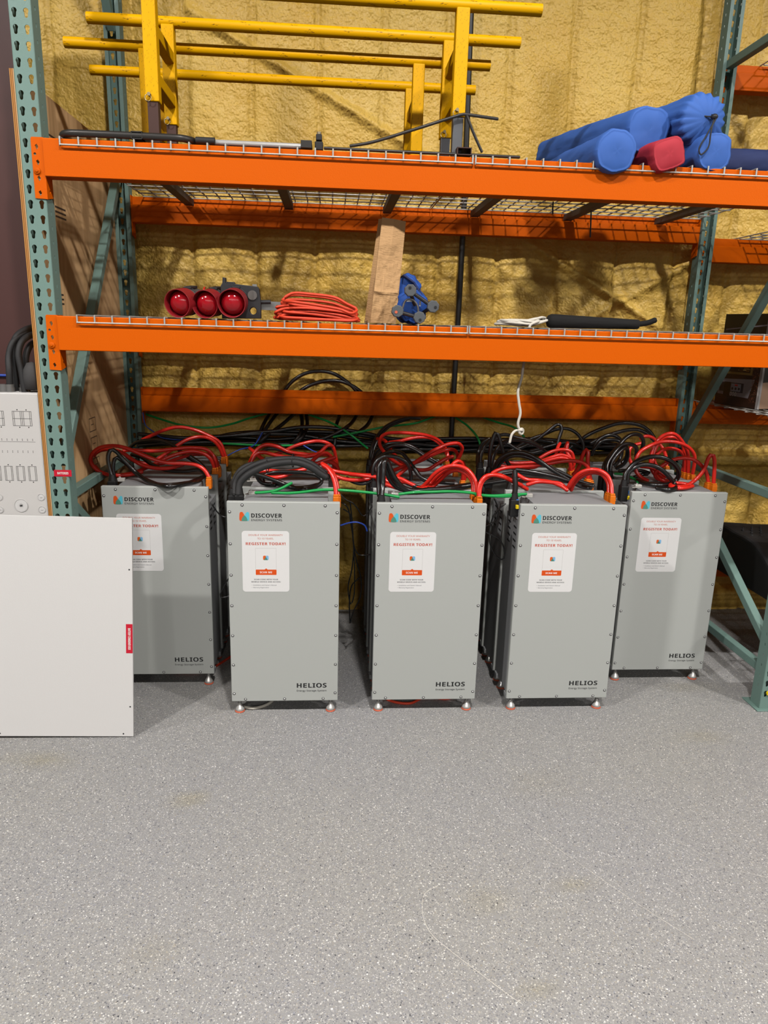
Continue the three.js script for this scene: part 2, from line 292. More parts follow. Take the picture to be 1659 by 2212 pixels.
const BH = 0.126;
function beamProfile(flip) {       // shape in (z, y); z towards the aisle for front beams
  const s = new THREE.Shape(), p = [[0.012, 0.002], [0.012, BH - 0.003], [0.010, BH], [-0.029, BH], [-0.031, BH - 0.002], [-0.031, BH - 0.041], [-0.056, BH - 0.041], [-0.058, BH - 0.043], [-0.058, 0.002], [-0.056, 0], [0.010, 0]];
  p.forEach(([z, y], i) => (i ? s.lineTo(z * flip, y) : s.moveTo(z * flip, y))); s.closePath(); return s;
}
function beamGeo(len, flip) { const g = new THREE.ExtrudeGeometry(beamProfile(flip), { depth: len, bevelEnabled: false }); g.applyMatrix4(new THREE.Matrix4().makeBasis(V(0, 0, 1), V(0, 1, 0), V(1, 0, 0))); if (flip > 0 || true) { const i = g.attributes.position; const ix = []; for (let k = 0; k < i.count; k += 3) ix.push(k, k + 2, k + 1); g.setIndex(ix); const q = g.toNonIndexed(); q.computeVertexNormals(); return q; } return g; }
const bayBeam = { 1: beamGeo(3.018 - 0.012, 1), '-1': beamGeo(3.018 - 0.012, -1) };
function connectorGeo() {          // left-end bracket of a front beam: front leg on the column face, side leg into the bay; origin = column inner corner, beam top
  const s = new THREE.Shape(); s.moveTo(-0.037, -0.199); s.lineTo(0.006, -0.201); s.lineTo(0.006, 0.003); s.lineTo(-0.033, 0.003); s.lineTo(-0.037, -0.002); s.closePath();
  for (const y of [-0.028, -0.079, -0.132, -0.181]) { const p = new THREE.Path(); p.moveTo(-0.018, y - 0.011); p.lineTo(-0.012, y); p.lineTo(-0.017, y + 0.009); p.lineTo(-0.024, y + 0.004); p.closePath(); s.holes.push(p); }
  const c = new THREE.Path(); c.absarc(-0.026, -0.052, 0.0045, 0, 6.283, false); s.holes.push(c);
  const g = new THREE.ExtrudeGeometry(s, { depth: 0.004, bevelEnabled: false }).translate(0, 0, 0.0005);
  const side = new THREE.Shape(); side.moveTo(0, -0.201); side.lineTo(0, 0.003); side.lineTo(-0.06, 0.003); side.lineTo(-0.06, -0.19); side.closePath();
  const hole = new THREE.Path(); hole.absarc(-0.03, -0.172, 0.006, 0, 6.283, false); side.holes.push(hole);
  const g2 = new THREE.ExtrudeGeometry(side, { depth: 0.004, bevelEnabled: false }).rotateY(-Math.PI / 2).scale(1, 1, 1).translate(0.0062, 0, 0.004);
  g2.applyMatrix4(new THREE.Matrix4()); return merge(g, g2);
}
const connGeo = connectorGeo(); connGeo.computeBoundingBox();
const rivetGeo = lathe([[0, 0.008], [0.004, 0.008], [0.0045, 0.0075], [0.005, 0.005], [0.0105, 0.005], [0.012, 0.003], [0.012, 0]], 20).rotateX(Math.PI / 2);
function shelfBeam(x0, top, rear, label) {
  const t = thing('shelf_beam', label, 'shelf beam', 'orange beams of the pallet rack');
  const z = rear ? -DEPTH : 0;
  const b = part('beam', bayBeam[rear ? -1 : 1], M.orange, t); b.position.set(x0 + 0.006, top - BH, z);
  for (const s of [1, -1]) {
    const c = part('end_connector', connGeo, M.orange, t); c.scale.set(s, 1, rear ? -1 : 1); c.position.set(s > 0 ? x0 : x0 + 3.018, top, z);
    const r = part('rivet', rivetGeo, M.orange, c); r.position.set(-0.022, -0.108, 0.0045);
  }
  return done(t);
}
const T1 = 2.2815, T2 = 1.6745, T3 = 1.3145;
shelfBeam(XI, T1, false, 'orange front beam holding the shelf with the blue bags');
shelfBeam(XI, T2, false, 'orange front beam holding the shelf with the paper bag');
shelfBeam(XI, T1, true, 'orange rear beam behind the top of the paper bag');
shelfBeam(XI, T2, true, 'orange rear beam of the shelf with the paper bag');
shelfBeam(XI, T3, true, 'orange rear beam just above the black cables, without a shelf');
const XB = XR + COLW;
for (const [y, w] of [[3.035, 'top'], [2.188, 'middle'], [1.303, 'appliance carton'], [0.37, 'rubber mat']]) for (const rear of [true, false]) shelfBeam(XB, y, rear, `orange ${rear ? 'rear' : 'front'} beam of the ${w} shelf in the neighbouring bay`);

// wire decks
const WR = 0.0033;
function deckProto(width, name, label) {
  const t = new THREE.Group(); t.name = name; t.userData = { label, category: 'wire deck', group: 'wire decks of the pallet rack' };
  const n = Math.round(width / 0.0636), zf = 0.0185, zr = -DEPTH - 0.0185, yt = WR, down = 0.026;
  const cross = merge(bar(V(0, yt, zf), V(0, yt, zr), WR, 6), bar(V(0, yt + WR * 0.7, zf), V(0, -down, zf), WR, 6), bar(V(0, yt + WR * 0.7, zr), V(0, -down, zr), WR, 6));
  const long = bar(V(0, 0, 0), V(width, 0, 0), WR, 6);
  for (let i = 0; i <= n; i++) part('cross_wire', cross, M.zinc, t).position.x = width * i / n;
  for (const [y, z] of [[-down + WR, zf + WR * 1.6], [-down + WR, zr - WR * 1.6]]) part('long_wire', long, M.zinc, t).position.set(0, y, z);
  for (let k = 0; k < 12; k++) part('long_wire', long, M.zinc, t).position.set(0, -WR * 0.8, -0.055 - k * (DEPTH - 0.11) / 11);
  const ch = merge(bx(-0.02, 0.02, -0.036, -0.034, -DEPTH + 0.036, -0.036), bx(-0.021, -0.019, -0.036, -0.007, -DEPTH + 0.036, -0.036), bx(0.019, 0.021, -0.036, -0.007, -DEPTH + 0.036, -0.036));
  for (const f of [0.155, 0.5, 0.845]) part('support_channel', ch, M.channel, t).position.x = width * f;
  return t;
}
const deckA = deckProto(1.475, numbered('wire_deck'), 'galvanised wire deck under the yellow pipe stands'); deckA.position.set(0.125, T1 + WR * 0.2, 0); scene.add(deckA);
const placeDeck = (x, y, label) => { const d = copyOf(deckA, label); d.position.set(x, y + WR * 0.2, 0); return d; };
placeDeck(1.611, T1, 'galvanised wire deck under the blue bags').scale.x = 0.988;
placeDeck(0.139, T2, 'galvanised wire deck under the red lamps and orange cord');
placeDeck(1.6225, T2, 'galvanised wire deck under the white rope and black roll').scale.x = 0.98;
placeDeck(XB + 0.15, 3.035, 'galvanised wire deck on the top shelf of the neighbouring bay');
placeDeck(XB + 0.15, 2.188, 'galvanised wire deck on the middle shelf of the neighbouring bay');
placeDeck(XB + 0.03, 1.303, 'galvanised wire deck under the appliance carton');
placeDeck(XB + 0.19, 0.37, 'galvanised wire deck under the black rubber mat');

// ------------------------------------------------------------------ lettering
const bold = await new FontLoader().loadAsync('fonts/droid/droid_sans_bold.typeface.json');
const regular = await new FontLoader().loadAsync('fonts/droid/droid_sans_regular.typeface.json');
function words(text, x0, x1, y0, y1, font, depth = 0.0005) {      // flat letters fitted to a box
  const g = new TextGeometry(text, { font, size: 1, depth: 0.1, curveSegments: 4, bevelEnabled: false }); g.computeBoundingBox(); const b = g.boundingBox;
  const capBottom = /[gyp]/.test(text) ? b.min.y : b.min.y;
  g.translate(-b.min.x, -capBottom, 0); g.scale((x1 - x0) / (b.max.x - b.min.x), (y1 - y0) / (b.max.y - capBottom), depth / 0.1); g.translate(x0, y0, 0); return plain(g);
}
{ // sticker on the left upright
  const lab = frameL.children.find((c) => c.name === 'safety_label');
  part('lettering', words('BATTERIES', 0.014, 0.056, 1.069, 1.0785, bold).translate(0, 0, 0.0016), M.tagText, lab);
}

// ------------------------------------------------------------------ battery cabinets
const BW = 0.231, BB = 0.062, BT = 0.962, UNIT = 0.275;
function roundedShape(x0, x1, y0, y1, r) { const s = new THREE.Shape(); s.moveTo(x0 + r, y0); s.lineTo(x1 - r, y0); s.absarc(x1 - r, y0 + r, r, -Math.PI / 2, 0); s.lineTo(x1, y1 - r); s.absarc(x1 - r, y1 - r, r, 0, Math.PI / 2); s.lineTo(x0 + r, y1); s.absarc(x0 + r, y1 - r, r, Math.PI / 2, Math.PI); s.lineTo(x0, y0 + r); s.absarc(x0 + r, y0 + r, r, Math.PI, Math.PI * 1.5); return s; }
const stickerTex = canvas(780, 1064, (g, w, h) => {
  g.fillStyle = '#f3f2f0'; g.fillRect(0, 0, w, h); g.textAlign = 'center';
  const fit = (t, f, y, width, c) => { g.font = f; g.fillStyle = c; const m = g.measureText(t).width; g.save(); g.translate(w / 2, y); g.scale(width / m, 1); g.fillText(t, 0, 0); g.restore(); };
  fit('DOUBLE YOUR WARRANTY', '42px sans-serif', 87, 566, '#c0512f'); fit('TO 10 YEARS.', '42px sans-serif', 147, 272, '#c0512f'); fit('REGISTER TODAY!', 'bold 66px sans-serif', 245, 664, '#c0472a');
  g.strokeStyle = '#cfcdc9'; g.lineWidth = 4; g.strokeRect(222, 300, 342, 440);
  const em = (x, y, s) => { g.fillStyle = '#e8641e'; g.beginPath(); g.roundRect(x, y, s * 0.55, s * 0.84, s * 0.2); g.fill(); g.fillStyle = '#8cc4ee'; g.beginPath(); g.roundRect(x + s * 0.5, y, s * 0.5, s * 0.84, s * 0.2); g.fill(); g.fillStyle = '#4f8a7c'; g.beginPath(); g.moveTo(x + s * 0.5, y + s * 0.22); g.lineTo(x + s * 0.86, y + s * 0.84); g.lineTo(x + s * 0.14, y + s * 0.84); g.fill(); };
  em(345, 428, 92);
  g.fillStyle = '#e5571a'; g.beginPath(); g.moveTo(360, 678); g.lineTo(393, 650); g.lineTo(426, 678); g.fill(); g.beginPath(); g.roundRect(220, 672, 345, 94, 10); g.fill();
  fit('SCAN ME', 'bold 46px sans-serif', 736, 208, '#ffffff');
  fit('SCAN CODE WITH YOUR', 'bold 30px sans-serif', 858, 402, '#3a3a3c'); fit('MOBILE DEVICE AND ACCESS:', 'bold 30px sans-serif', 900, 494, '#3a3a3c');
  g.textAlign = 'left'; g.font = '27px sans-serif'; g.fillStyle = '#55555a'; g.fillText('\u2022  Installation and Owner\u2019s Manual', 148, 958); g.fillText('\u2022  Warranty Registration', 148, 1000);
});
M.sticker = std(0xffffff, 0.4, 0, { map: stickerTex });
const cabinet = (() => {
  const G = {};
  G.cover = bx(-BW, BW, BB, BT, -0.024, 0, 0.0035);
  const s = new THREE.Shape(), w = 0.222; [[-w, 0.078], [w, 0.078], [w, 0.872], [w - 0.043, 0.872], [w - 0.043, 0.956], [-w + 0.058, 0.956], [-w + 0.058, 0.872], [-w, 0.872]].forEach(([x, y], i) => (i ? s.lineTo(x, y) : s.moveTo(x, y)));
  G.body = new THREE.ExtrudeGeometry(s, { depth: 0.226, bevelEnabled: true, bevelSize: 0.002, bevelThickness: 0.002, bevelSegments: 1 }).translate(0, 0, -0.252);
  G.screw = lathe([[0.004, 0], [0.004, 0.0016], [0.003, 0.0026], [0.0012, 0.0029], [0, 0.0029]], 14).rotateX(Math.PI / 2);
  G.washer = new THREE.RingGeometry(0.0036, 0.0062, 18).translate(0, 0, 0.0006);
  G.foot = merge(lathe([[0, 0.0], [0.019, 0.0], [0.02, 0.004], [0.018, 0.012], [0.0105, 0.026], [0.0085, 0.032], [0.0085, 0.037], [0.0, 0.037]], 20).translate(0, 0.006, 0), bar(V(0, 0.04, 0), V(0, 0.075, 0), 0.0055, 10));
  G.pad = lathe([[0, 0], [0.021, 0], [0.0215, 0.003], [0.019, 0.007], [0, 0.007]], 20);
  G.bracket = bx(-0.032, 0.032, 0.058, 0.08, -0.02, 0.02, 0.002);
  G.vent = bx(-0.0006, 0.0006, -0.004, 0.004, -0.022, 0.022);
  G.sticker = (() => { const sh = roundedShape(-BW + 0.0587, -BW + 0.2534, BT - 0.389, BT - 0.123, 0.013), g = new THREE.ShapeGeometry(sh, 6), p = g.attributes.position, uv = g.attributes.uv; for (let i = 0; i < p.count; i++) uv.setXY(i, (p.getX(i) + BW - 0.0587) / 0.1947, (p.getY(i) - BT + 0.389) / 0.266); return g.translate(0, 0, 0.0006); })();
  const L = -BW, T = BT;
  G.brand = words('DISCOVER', L + 0.099, L + 0.2245, T - 0.0665, T - 0.0486, bold);
  G.brand2 = words('ENERGY SYSTEMS', L + 0.099, L + 0.2245, T - 0.0814, T - 0.0723, regular);
  G.name1 = words('HELIOS', L + 0.283, L + 0.413, BB + 0.064, BB + 0.086, bold);
  G.name2 = words('Energy Storage System', L + 0.283, L + 0.413, BB + 0.043, BB + 0.056, regular);
  const ext = (sh, z) => new THREE.ExtrudeGeometry(sh, { depth: 0.0002, bevelEnabled: false, curveSegments: 8 }).translate(L + 0.05, T - 0.081, z);
  const petal = (pts) => { const sh = new THREE.Shape(), n = pts.length; const lerp = (a, b, t) => [a[0] + (b[0] - a[0]) * t, a[1] + (b[1] - a[1]) * t]; for (let i = 0; i < n; i++) { const a = pts[(i + n - 1) % n], b = pts[i], c = pts[(i + 1) % n], q = lerp(b, a, 0.35), r = lerp(b, c, 0.35); if (i) sh.lineTo(...q); else sh.moveTo(...q); sh.quadraticCurveTo(b[0], b[1], r[0], r[1]); } sh.closePath(); return sh; };
  G.petalA = ext(petal([[0, 0], [0.021, 0], [0.028, 0.008], [0.015, 0.039], [0.002, 0.037]]), 0.0003);
  G.petalB = ext(petal([[0.022, 0.0], [0.041, 0], [0.041, 0.036], [0.031, 0.039], [0.02, 0.02]]), 0.0003);
  G.petalC = ext(petal([[0.0075, 0], [0.036, 0], [0.029, 0.017], [0.021, 0.025], [0.013, 0.015]]), 0.0006);
  return (x, z, front, label, group) => {
    const t = new THREE.Group(); t.name = numbered('battery_cabinet'); t.position.set(x, 0, z); t.userData = { label, category: 'battery', group }; scene.add(t);
    const cover = part('front_cover', G.cover, M.grey, t); part('body', G.body, M.body, t);
    for (const sx of [-0.2, 0.2]) for (const sz of [-0.03, -0.225]) { const f = part('foot', G.foot, M.chrome, t, 'chrome levelling foot'); f.position.set(sx, 0, sz); part('foot_pad', G.pad, M.pad, f); part('foot_bracket', G.bracket, M.body, f); }
    for (const s2 of [-1, 1]) for (let k = 0; k < 4; k++) for (const zc of [-0.09, -0.19]) { const v = part('vent', G.vent, M.ink, t); v.position.set(s2 * 0.2243, 0.84 - k * 0.03, zc); }
    if (front) {
      const spots = []; for (const f of [0.136, 0.503, 0.868]) spots.push([-BW + 2 * BW * f, BT - 0.014], [-BW + 2 * BW * (f - 0.006), BB + 0.011]);
      for (let k = 0; k < 7; k++) for (const s2 of [-1, 1]) spots.push([s2 * (BW - 0.0115), BT - 0.043 - k * 0.1365]);
      for (const [a, b] of spots) { const q = part('screw', G.screw, M.screw, cover); q.position.set(a, b, 0); const ws = part('screw_hole', G.washer, M.ink, cover); ws.position.set(a, b, 0); }
      part('register_sticker', G.sticker, M.sticker, cover, 'white sticker reading REGISTER TODAY! with an orange SCAN ME tab');
      part('maker_lettering', merge(G.brand), M.ink, cover); part('maker_lettering', merge(G.brand2), M.inkSoft, cover);
      part('system_lettering', merge(G.name1), M.ink, cover); part('system_lettering', merge(G.name2), M.inkSoft, cover);
      part('emblem', G.petalA, M.logoOrange, cover, 'orange half of the emblem'); part('emblem', G.petalB, M.logoBlue, cover, 'light blue half of the emblem'); part('emblem', G.petalC, M.logoMix, cover, 'green overlap of the emblem');
    }
    return t;
  };
})();
const ROWS = [
  { x: 0.32, z: -0.275, n: 3, who: 'half hidden by the white panel' },
  { x: 0.898, z: -0.012, n: 4, who: 'with charcoal cables arching over it' },
  { x: 1.512, z: -0.012, n: 4, who: 'in the middle of the five' },
  { x: 2.117, z: -0.012, n: 4, who: 'below the knotted white rope' },
  { x: 2.71, z: -0.285, n: 3, who: 'set back beside the green rack upright' }];
const ORD = ['', 'second', 'third', 'fourth'];
for (const r of ROWS) for (let k = 0; k < r.n; k++) cabinet(r.x, r.z - k * UNIT, k === 0, k ? `grey battery cabinet, ${ORD[k]} in line behind the one ${r.who}` : `grey battery cabinet with white sticker, ${r.who}`, k ? 'battery cabinets behind the front ones' : 'battery cabinets with stickers in front');

// ------------------------------------------------------------------ combiner box, leaning cover, plywood, brown partition
{
  const t = thing('plywood_sheet', 'upright plywood sheet standing against the green upright', 'plywood');
  const P0 = XL - 0.0155, th = 0.003;
  for (let k = 0; k < 5; k++) part('ply', bx(P0 + k * th, P0 + (k + 1) * th - 0.0001, 0.007, 2.5, -1.2, -0.002 - (k % 2) * 0.0006), k === 4 ? M.ply : k % 2 ? M.plyEdgeB : M.plyEdgeA, t);
  const face = P0 + 5 * th;
  const st = (y, z, hgt, dep) => { const w = 0.003; return [[y, z, hgt, w], [y, z - dep, hgt, w], [y, z, w, dep], [y + hgt, z, w, dep], [y + hgt / 2, z - dep * 0.3, w, dep * 0.4]].map(([a, b, c, d]) => bx(face - 0.0002, face + 0.0004, a, a + c, b - d, b)); };
  part('stencil_mark', merge([[1.16, -0.52], [1.07, -0.53], [0.97, -0.54]].map(([y, z]) => st(y, z, 0.06, 0.09)).flat()), M.stencil, t, 'black stencilled mark');
  part('stencil_mark', merge([[1.72, -0.2], [2.06, -0.3], [2.32, -0.25]].map(([y, z]) => [0, 1, 2].map((k) => bx(face - 0.0002, face + 0.0004, y + k * 0.018, y + k * 0.018 + 0.007, z - 0.12, z))).flat()), M.stencil, t, 'black stencilled lines');
  done(t);
}
solo('steel_partition', merge(bx(-2.4, -0.135, 0, 3.4, -0.46, -0.42), bx(-2.4, -2.36, 0, 3.4, -1.2, -0.42)), M.brown, 'dark brown painted steel partition behind the white combiner box', 'partition');
{
  const t = thing('combiner_box', 'white steel combiner box with punched knockouts beside the plywood edge', 'electrical box');
  const bx0 = -0.62, bx1 = -0.037, by1 = 1.383, by0 = 0.36;
  const face = canvas(1024, 1800, (g, w, h) => {
    g.fillStyle = '#d6d3cf'; g.fillRect(0, 0, w, h); const S = w / (bx1 - bx0), X = (x) => (x - bx0) * S, Y = (y) => (by1 - y) * h / (by1 - by0);
    g.strokeStyle = '#4a4846'; g.fillStyle = '#2a2827'; g.lineWidth = 3;
    const dot = (x, y, r = 4) => { g.beginPath(); g.arc(X(x), Y(y), r, 0, 7); g.fill(); };
    const B = (px, py) => { const p = atZ(px, py, 0); return [p.x, p.y]; };
    const rect = (x0, y0, x1, y1) => g.strokeRect(X(x0), Y(y1), X(x1) - X(x0), Y(y0) - Y(y1));
    for (let k = 0; k < 3; k++) { const dx = -k * 0.104; const [a, b] = B(27, 887), [c, d] = B(71, 919); const x0 = a + dx, x1 = c + dx, m = (x0 + x1) / 2; rect(x0, d, x1, b); for (const q of [x0 + 0.006, m - 0.006, m, m + 0.006, x1 - 0.006]) { g.beginPath(); g.moveTo(X(q), Y(b)); g.lineTo(X(q), Y(d)); g.stroke(); } g.beginPath(); g.moveTo(X(x0), Y((b + d) / 2)); g.lineTo(X(x1), Y((b + d) / 2)); g.stroke(); for (const q of [0.27, 0.75]) { dot(x0 + (x1 - x0) * q, b + 0.006); dot(x0 + (x1 - x0) * (q + 0.06), d - 0.006); } }
    const [, y1] = B(30, 950), [, y2] = B(30, 976); g.lineWidth = 2; for (let k = 0; k < 14; k++) { const x = bx1 - 0.03 - k * 0.0195; for (const e of [0, 0.005]) { dot(x, y1 + e, 2.5); dot(x - 0.002, y2 + e, 2.5); } } g.beginPath(); g.moveTo(X(bx0), Y(y1 - 0.006)); g.lineTo(X(bx1 - 0.02), Y(y1 - 0.006)); g.stroke();
    g.lineWidth = 3; for (let k = 0; k < 6; k++) { const [a, b] = B(62, 1007), [c, d] = B(82, 1038); const x0 = a - k * 0.0455, x1 = c - k * 0.0455; rect(x0, d, x1, b); for (const q of [x0 + 0.005, x1 - 0.005]) { g.beginPath(); g.moveTo(X(q), Y(b)); g.lineTo(X(q), Y(d)); g.stroke(); } dot((x0 + x1) / 2, b + 0.006); dot((x0 + x1) / 2, d - 0.006); }
  });
  const body = part('box_body', bx(bx0, bx1, by0, by1, -0.22, -0.001, 0.003), M.white, t);
  for (const y of [0.5, 1.2]) part('mounting_rail', bx(bx0 + 0.05, bx1 - 0.12, y, y + 0.041, -0.42, -0.22), M.aluminium, t);
  const fm = std(0xffffff, 0.42, 0, { map: face }); const pg = new THREE.PlaneGeometry(bx1 - bx0 - 0.006, by1 - by0 - 0.006).translate((bx0 + bx1) / 2, (by0 + by1) / 2, 0); part('dead_front', pg, fm, t);
  const ring = (px, py, r) => { const p = atZ(px, py, 0.001); const k = part('knockout', merge(new THREE.TorusGeometry(r, 0.0011, 6, 28), new THREE.CylinderGeometry(r - 0.002, r - 0.002, 0.0012, 28).rotateX(Math.PI / 2), bx(-0.004, 0.004, -0.0012, 0.0012, 0, 0.0022)), M.white, t); k.position.set(p.x, p.y, 0.0008); };
  for (const [px, py] of [[89, 1074], [91, 1101], [-2, 1074], [0, 1101], [93, 1127], [2, 1128]]) ring(px, py, 0.0135);
  for (const [px, py] of [[46, 1092], [47, 1130]]) { ring(px, py, 0.026); ring(px, py, 0.009); }
  for (const [px, py] of [[22, 846], [36, 843], [54, 846], [8, 846]]) { const p = atY(px, py, by1); const c = part('cable_gland', merge(new THREE.CylinderGeometry(0.021, 0.021, 0.016, 6), new THREE.CylinderGeometry(0.017, 0.017, 0.03, 16).translate(0, 0.006, 0)), M.aluminium, t); c.position.set(p.x, by1 + 0.008, Math.min(-0.03, p.z)); }
  done(t);
  const feed = (pts, name, label, mat = M.blackMatte, r = 0.0125) => solo(name, tube(pts.map(([a, b, z]) => atZ(a, b, z)), r), mat, label, 'cable', 'black feed cables above the combiner box');
  const fl = 'thick black cable rising from the white combiner box';
  feed([[22, 848, -0.06], [20, 800, -0.06], [19, 770, -0.08], [28, 740, -0.1], [48, 722, -0.14], [72, 712, -0.2], [100, 712, -0.28]], 'feed_cable', fl);
  feed([[36, 845, -0.1], [32, 790, -0.1], [28, 750, -0.1], [36, 726, -0.12], [56, 712, -0.16], [80, 706, -0.22], [110, 706, -0.3]], 'feed_cable', fl);
  feed([[54, 848, -0.06], [46, 800, -0.07], [40, 765, -0.08], [46, 740, -0.1], [62, 726, -0.14], [84, 720, -0.2]], 'feed_cable', fl);
  feed([[70, 846, -0.14], [58, 800, -0.14], [56, 770, -0.14], [64, 748, -0.16], [80, 738, -0.22]], 'feed_cable', fl);
  const cap = atZ(72, 815, -0.08); solo('cable_sleeve', lathe([[0.0, 0.06], [0.02, 0.055], [0.034, 0.03], [0.038, 0], [0.038, -0.045], [0.0, -0.05]], 20).translate(cap.x, cap.y, cap.z), std(0x3c3b3b, 0.7), 'dark grey cable sleeve end on top of the combiner box', 'cable sleeve');
  solo('blue_lead', tube([V(-0.9, 1.42, -0.414), V(-0.5, 1.418, -0.413), V(-0.14, 1.42, -0.414)], 0.006), M.blueWire, 'blue lead running along the brown partition', 'cord');
}
{
  const t = thing('cover_panel', 'white sheet metal cover panel leaning in front of the first battery cabinet', 'panel');
  const h = 0.908, w = 0.62, lean = Math.atan2(0.113, 0.9);
  const gp = new THREE.Group(); gp.name = 'pivot';
  const place = (m) => { m.geometry = m.geometry.clone(); m.geometry.applyMatrix4(new THREE.Matrix4().makeRotationZ(-0.0175)); m.geometry.applyMatrix4(new THREE.Matrix4().makeRotationX(-lean)); m.geometry.translate(0.2885, 0.004, 0.163); };
  place(part('sheet', bx(-w, 0, 0, h, -0.012, 0, 0.0015), M.white, t));
  const tag = part('warning_label', bx(-0.0265, -0.0005, 0.355, 0.476, 0.0, 0.0008), M.redTag, t, 'red label reading BATTERY COMBINER BOX'); place(tag);
  const lw = words('BATTERY COMBINER BOX', 0, 0.09, 0, 0.0105, bold).rotateZ(-Math.PI / 2).translate(-0.0185, 0.459, 0.0008); const lt = part('lettering', lw, M.tagText, tag); place(lt);
  for (const [a, b] of [[-0.04, 0.012], [-0.012, 0.128], [-0.53, 0.012], [-0.012, 0.7]]) place(part('screw_hole', new THREE.CylinderGeometry(0.0032, 0.0032, 0.001, 12).rotateX(Math.PI / 2).translate(a, b, 0.0003), M.inkSoft, t));
  place(part('latch', bx(-0.57, -0.5425, 0.81, 0.85, 0, 0.012, 0.003), M.greySteel, t, 'grey latch'));
  t.updateMatrixWorld(true);
  done(t);
}

// ------------------------------------------------------------------ yellow pipe stands and steel bars on the top shelf
const DK1 = T1 + 0.0076, DK2 = T2 + 0.0076;
function pipeStand(xl, xr, pl, pr, y, z0, z1, bottom, label, inner) {
  const t = thing('pipe_stand', label, 'pipe stand', 'yellow pipe stands');
  for (const z of [z0, z1]) {
    const p = part('pipe', merge(bar(V(pl, y, z), V(pr, y, z), 0.0205, 20, 0.0205, true), new THREE.RingGeometry(0.017, 0.0205, 20).rotateY(-Math.PI / 2).translate(pl, y, z), new THREE.RingGeometry(0.017, 0.0205, 20).rotateY(Math.PI / 2).translate(pr, y, z)), M.yellow, t); p.userData.label = 'yellow round pipe with chipped paint';
    for (const x of [xl, xr]) {
      part('post', bx(x - 0.024, x + 0.024, bottom, y - 0.012, z - 0.024, z + 0.024, 0.004), M.yellow, t);
      part('inner_leg', merge(bx(x - 0.019, x + 0.019, DK1, bottom + 0.03, z - 0.019, z + 0.019, 0.003)), x === xl ? M.brownSteel : M.greySteel, t, x === xl ? 'dark brown telescoping leg' : 'bare grey steel telescoping leg');
      const pin = part('pin', merge(bar(V(x - 0.008, bottom + 0.02, z + 0.02), V(x - 0.008, bottom + 0.02, z + 0.038), 0.006, 10), new THREE.TorusGeometry(0.011, 0.0015, 6, 16).translate(x - 0.012, bottom + 0.008, z + 0.034)), M.bolt, t, 'steel pin with ring'); pin.userData.label = 'steel pin with ring';
    }
  }
  for (const x of [xl, xr]) for (const yr of [y - 0.13, y - 0.285]) part('rung', beamBox(V(x + 0.004, yr, z0 - 0.02), V(x + 0.004, yr, z1 + 0.02), 0.036, 0.04, 0.003), M.yellow, t);
  return done(t);
}
pipeStand(0.442, 1.547, 0.136, 1.835, 2.792, -0.05, -0.36, 2.425, 'yellow pipe stand with extended brown and grey legs on the top shelf');
pipeStand(0.335, 1.435, 0.022, 1.731, 2.726, -0.43, -0.75, 2.30, 'yellow pipe stand standing lower behind the other one');
